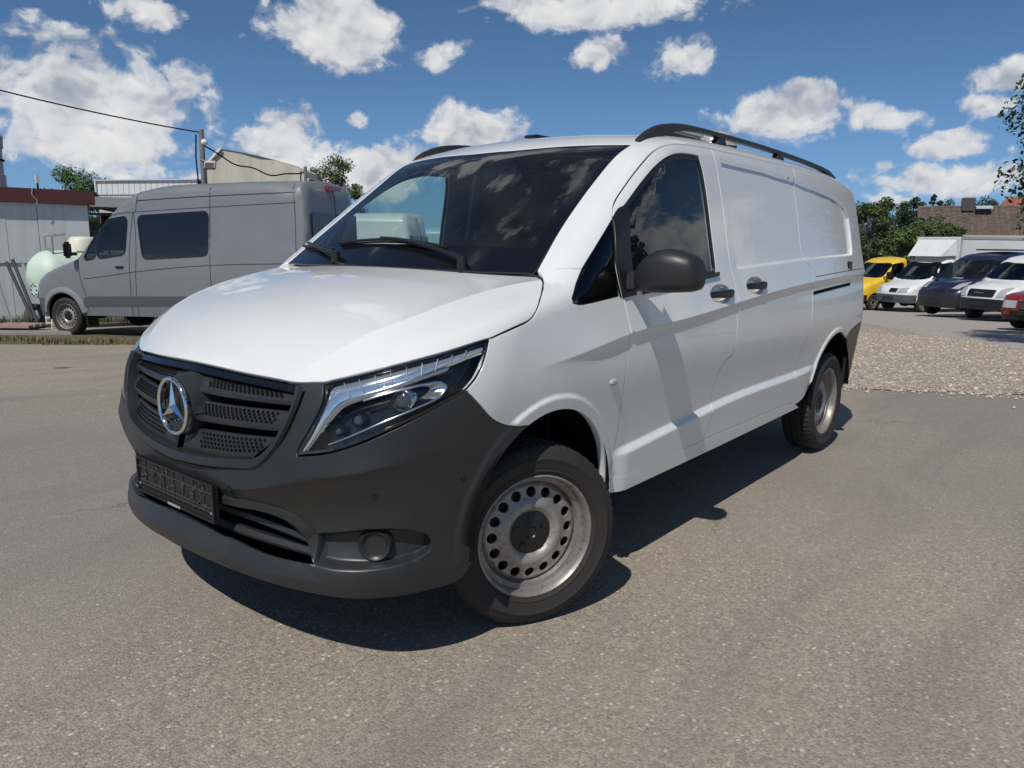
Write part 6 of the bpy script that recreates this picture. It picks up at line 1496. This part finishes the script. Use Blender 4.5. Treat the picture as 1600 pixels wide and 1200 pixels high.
# ---------------------------------------------------------------- trees
def leaf_nodes(c):
    def f(n, b):
        v = n.new('ShaderNodeSeparateColor', {0: n.voro(worldco(n), 3.0, out='Color')}).outputs[0]; w2 = n.noise(worldco(n), 1.3, 3, .6)
        k = n.math('ADD', n.math('MULTIPLY', v, .5), n.math('MULTIPLY', w2, .5))
        n.put(b.inputs['Base Color'], n.ramp(k, [(.2, tuple(q*.55 for q in c)), (.5, c), (.85, tuple(min(1, q*1.6) for q in c))]))
        n.put(b.inputs['Roughness'], .55)
        b.inputs['Transmission Weight'].default_value = 0
    return f
def tree(name, label, loc, H, cr, seed, col, leaf=.10, n=5000, trunk_h=.3, group=None, kind='round', clumps=26, trunk_r=None, cat='tree'):
    rs = np.random.RandomState(seed); r = empty(name, loc, 0, label, cat, group); tr = trunk_r or H*.022
    BK = mat('bark', (.085,.070,.055), .9); mb = MB(); top = Vector((rs.normal(0, .1)*cr, rs.normal(0, .1)*cr, H*.8))
    mb.tube([(0,0,-.2),(top.x*.3,top.y*.3,H*.3),(top.x*.7,top.y*.7,H*.6),tuple(top)], [tr*1.3, tr, tr*.6, tr*.2], 8)
    C = []
    for i in range(clumps):
        if kind == 'poplar':
            z = rs.uniform(trunk_h, .97); w = cr*(.35+.75*math.sin(math.pi*min(1, (z-trunk_h)/(1-trunk_h)*.85+.12)))*rs.uniform(.3, 1); a = rs.uniform(0, 6.28); c = (w*math.cos(a), w*math.sin(a), z*H); s = cr*rs.uniform(.26, .46)
        elif kind == 'conifer':
            z = rs.uniform(trunk_h, .97); w = cr*(1.02-z)*1.3*rs.uniform(.4, 1); a = rs.uniform(0, 6.28); c = (w*math.cos(a), w*math.sin(a), z*H); s = cr*.25*(1.2-z)
        else:
            u = rs.normal(size=3); u /= np.linalg.norm(u); q = rs.uniform(.35, 1)**.5; hz = H*(1-trunk_h)/2; c = (u[0]*cr*q*.85, u[1]*cr*q*.85, H*trunk_h+hz+u[2]*hz*q*.85); s = cr*rs.uniform(.20, .40)
        C.append((c, s))
        if i < 14: mb.tube([(top.x*.4, top.y*.4, max(H*trunk_h*.7, min(c[2]-s, H*.6)*.75)), tuple(.5*(Vector(c)+Vector((0,0,c[2]*.75)))), c], [tr*.45, tr*.28, tr*.1], 5)
    mb.build('trunk', BK, r, smooth=60)
    V = np.zeros((n*4, 3)); ci = rs.randint(0, len(C), n); cc = np.array([C[i][0] for i in ci]); ss = np.array([C[i][1] for i in ci])
    u = rs.normal(size=(n,3)); u /= np.linalg.norm(u, axis=1, keepdims=True); q = rs.uniform(0, 1, n)**.38; p = cc+u*(ss*q)[:,None]*np.array([1,1,.8])
    nr = u*.6+rs.normal(size=(n,3))*.6+np.array([0,0,.45]); nr /= np.linalg.norm(nr, axis=1, keepdims=True); t = np.cross(nr, rs.normal(size=(n,3))); t /= np.linalg.norm(t, axis=1, keepdims=True); b = np.cross(nr, t)
    L = leaf*rs.uniform(.6, 1.3, n)[:,None]
    V[0::4] = p-t*L*.5; V[1::4] = p+b*L*.30+nr*L*.08; V[2::4] = p+t*L*.5-nr*L*.06; V[3::4] = p-b*L*.30+nr*L*.08
    F = np.arange(n*4).reshape(n, 4)
    me = bpy.data.meshes.new('crown'); me.vertices.add(n*4); me.vertices.foreach_set('co', V.ravel()); me.loops.add(n*4); me.loops.foreach_set('vertex_index', F.ravel()); me.polygons.add(n); me.polygons.foreach_set('loop_start', np.arange(0, n*4, 4)); me.polygons.foreach_set('loop_total', np.full(n, 4)); me.update(); me.validate()
    me.materials.append(mat('leaf_%.3f_%.3f_%.3f' % col, col, .6, spec=.3, build=leaf_nodes(col)))
    link(bpy.data.objects.new('crown', me), r); return r
GT = 'trees round the yard'
def tp(dep, px): return gp(dep, bearing_offset(px, dep))
tree('leafy_tree', 'broad green tree rising above the shed and the white hall', tp(46, 122), 7.0, 2.5, 11, (.080,.135,.035), .14, 15000, .25, GT)
tree('leafy_tree', 'lower green tree overlapping the right side of the broad tree', tp(46, 160), 6.3, 1.4, 12, (.075,.125,.033), .14, 6500, .25, GT)
tree('young_poplar', 'feathery young poplar beside the sheeted hall, behind the grey van', tp(35, 527), 6.7, 1.15, 13, (.095,.14,.055), .10, 12000, .12, GT, 'poplar', 70)
tree('young_poplar', 'smaller poplar left of the feathery poplar, by the short lamp pole', tp(36, 492), 6.2, .55, 14, (.09,.13,.05), .10, 3500, .15, GT, 'poplar', 30)
tree('young_poplar', 'third poplar of the group, closest to the nearest van', tp(35, 556), 5.4, .6, 15, (.095,.14,.055), .10, 4500, .1, GT, 'poplar', 34)
# hedge of trees behind the parked row
for i, (d, px, H, cr, c, lab) in enumerate(((44,1352,6.7,1.5,(.062,.098,.034),'dark tree at the rear corner of the nearest van'),(46,1375,5.2,1.4,(.078,.115,.038),'bushy tree behind the yellow truck cab'),(43,1402,4.6,1.4,(.090,.135,.042),'light green tree between the yellow truck and the box lorry'),
        (45,1432,4.7,1.4,(.070,.108,.036),'mid green tree above the box lorry cab'),(47,1458,4.9,1.3,(.090,.135,.042),'pale tree beside the brown tiled roof'),(50,1482,4.6,1.1,(.070,.108,.036),'small tree standing before the left part of the tiled roof'),(49,1330,4.8,1.5,(.062,.098,.034),'tree mostly hidden behind the nearest van'))):
    tree('leafy_tree', lab, tp(d, px), H, cr, 30+i, c, .14, 9000, .12, GT)
def hill_h(dep): return 4.2*float(sstep(85, 125, np.array(dep)))
def build_hill():
    V = []; F = []; D_ = np.linspace(84, 260, 24); A = np.linspace(-260, 330, 60); rs = np.random.RandomState(4)
    for dd in D_:
        for l in A: x, y, z = gp(dd, l); V.append((x, y, z+hill_h(dd)-.3+.5*math.sin(l*.03)*hill_h(dd)/4.2))
    n = len(A)
    for i in range(len(D_)-1):
        for j in range(n-1): F.append((i*n+j, i*n+j+1, (i+1)*n+j+1, (i+1)*n+j))
    o = mesh('hill', V, F, mat('hill_grass', (.06,.085,.03), .9, build=leaf_nodes((.06,.085,.03))), None, smooth=True); tag(o, kind='structure')
build_hill()
for i, (d, px, H, cr, k, lab) in enumerate(((120,1392,9.5,2.6,'round','distant round tree left of the dark pointed one'),(122,1418,10.4,2.4,'round','distant round tree next to the dark pointed one'),(118,1448,10.6,2.2,'conifer','dark pointed conifer on the skyline'),(121,1468,9.6,2.4,'round','distant tree right of the pointed conifer'),
        (130,1512,10.6,3.2,'round','distant broad tree above the tiled roof'),(131,1535,10.6,3.0,'round','distant broad tree left of the pink house'),(132,1555,11.2,2.6,'round','distant tree touching the pink house'),(125,1360,9.0,2.8,'round','distant tree behind the corner of the nearest van'))):
    q = tp(d, px); q = (q[0], q[1], q[2]+hill_h(d)-.4); H *= .76
    tree('skyline_tree', lab, q, H, cr, 50+i, (.040,.066,.034), .28, 3500, .1, 'trees on the skyline', k, 22)
def pan_roof():
    dep = 60; a = np.array(gp(dep, bearing_offset(1428, dep))); b = np.array(gp(dep-4, bearing_offset(1660, dep-4))); d = b-a; d[2] = 0; L = np.linalg.norm(d); d /= L
    r = empty('tiled_house', tuple(a), math.atan2(d[1], d[0]), 'long house with a weathered brown tiled roof behind the box lorry', 'house'); z0 = float(a[2])
    def tile(n, bb):
        p = objco(n); v = n.new('ShaderNodeSeparateColor', {0: n.voro(n.vmath('MULTIPLY', p, (2.6,1,5.5)), 1.6, out='Color', rnd=.6)}).outputs[0]; k = n.noise(p, .9, 4, .6)
        c = n.ramp(v, [(0, (.085,.062,.052)), (.5, (.125,.092,.078)), (1, (.165,.125,.108))]); n.put(bb.inputs['Base Color'], n.mix(n.ramp(k, [(.4, 0), (.7, .5)]), c, (.11,.095,.075,1)))
    TM = mat('roof_tile', (.16,.1,.08), .85, build=tile); eave, ridge = 4.0-z0, 5.45-z0
    eave, ridge = 2.4-z0, 4.65-z0
    MB().box((L/2,-3,eave/2), (L,6,eave)).build('wall', mat('render_wall', (.42,.38,.33), .8), r)
    rows = 15; w = .40; cols = int(L/w); nrm = np.array([-d[1], d[0], 0]); toward = 1 if nrm[:2] @ (CAM[:2]-a[:2]) > 0 else -1
    # the slope that faces the yard, laid in courses of tiles
    V = []; F = []; rs = np.random.RandomState(8)
    for i in range(rows):
        t0, t1 = i/rows, (i+1)/rows+.015
        for j in range(cols):
            y0, y1 = toward*3.2*(1-t0)-toward*3.0, toward*3.2*(1-t1)-toward*3.0; lift = .10+rs.uniform(-.02, .02); zA, zB = eave+(ridge-eave)*t0+lift, eave+(ridge-eave)*t1+.015; x0 = w*j; k = len(V)
            V += [(x0, y0, zA), (x0+w*.5, y0, zA+.05), (x0+w*.97, y0, zA), (x0, y1, zB), (x0+w*.5, y1, zB+.05), (x0+w*.97, y1, zB), (x0, y0, zA-.06), (x0+w*.97, y0, zA-.06)]; F += [(k,k+1,k+4,k+3),(k+1,k+2,k+5,k+4),(k,k+6,k+7,k+2,k+1)]
    tag(mesh('roof_tiles', V, F, TM, r), kind='stuff')
    MB().add([(0,toward*.25,eave),(L,toward*.25,eave),(L,-toward*3.0,ridge-.02),(0,-toward*3.0,ridge-.02),(0,-toward*6.2,eave),(L,-toward*6.2,eave)], [(0,1,2,3),(3,2,5,4)]).build('roof_deck', TM, r)
    MB().tube([(0,-toward*3.0,ridge+.06),(L,-toward*3.0,ridge+.06)], .13, 8).build('ridge_tiles', TM, r)
    MB().box((L*.36,-toward*2.6,ridge+.25), (.9,.7,1.0)).build('chimney', mat('chimney_dark', (.06,.055,.055), .8), r); MB().box((L*.47,-toward*2.2,ridge+.02), (1.1,.9,.12), rx=rad(10)).build('skylight', mat('sky_pane', (.55,.6,.65), .3), r)
pan_roof()
def pink_house():
    p = tp(110, 1577); r = empty('pink_house', p, math.atan2(RH[1], RH[0])+rad(18), 'small pink gabled house on the skyline at the right', 'house'); z = lambda py: (392-py)/FPV*110+CAM[2]-p[2]
    w, e, g = 1.5, z(322), z(309)
    MB().add([(-w,-3,0),(w,-3,0),(w,-3,e),(0,-3,g),(-w,-3,e),(-w,1,0),(w,1,0),(w,1,e),(0,1,g),(-w,1,e)], [(0,1,2,3,4),(5,9,8,7,6),(0,5,6,1),(1,6,7,2),(0,4,9,5)]).build('wall', mat('pink_render', (.52,.30,.24), .8), r)
    MB().add([(-w-.3,-3.2,e-.15),(0,-3.2,g+.1),(0,1.4,g+.1),(-w-.3,1.4,e-.15),(w+.3,-3.2,e-.15),(w+.3,1.4,e-.15)], [(0,1,2,3),(1,4,5,2)]).build('roof', mat('house_roof', (.30,.10,.06), .8), r)
    for x in (-.7,.7): MB().box((x,-3.02,e-.5), (.5,.06,.7)).build('window', GLASSK, r)
    q = tp(118, 1395)
pink_house()
def crane():
    p = tp(150, 1640); r = empty('tower_crane', p, math.atan2(RH[1], RH[0]), 'distant tower crane jib reaching in at the right edge', 'crane'); Y = mat('crane_grey', (.25,.20,.17), .7); z = (392-167)/FPV*150+CAM[2]-p[2]
    m = MB(); m.tube([(0,0,0),(0,0,z+2)], .5, 6); m.build('mast', Y, r)
    j = MB(); j.tube([(-10.,0,z),(8,0,z)], .13, 5); j.tube([(-10.,0,z),(0,0,z+1.5)], .09, 5)
    for i in range(10): j.tube([(-9.5+i,0,z),(-9+i,0,z+.15*(i+1)*.9)], .05, 4)
    j.build('jib', Y, r)
crane()
# the tree whose twigs reach into the right edge, and its neighbour that shows in the door glass
tree('yard_tree', 'leafy tree whose twigs reach in at the right picture edge', tp(13.0, 1742), 7.6, 1.85, 71, (.040,.070,.020), .10, 24000, .12, 'trees at the right of the yard', 'round', 80)
tree('yard_tree', 'tree beyond the right picture edge that shows mirrored in the door glass', (-13.2,9.2,float(gh(-13.2,9.2))), 6.0, 1.7, 72, (.040,.070,.020), .20, 5000, .25, 'trees at the right of the yard', 'round', 40)
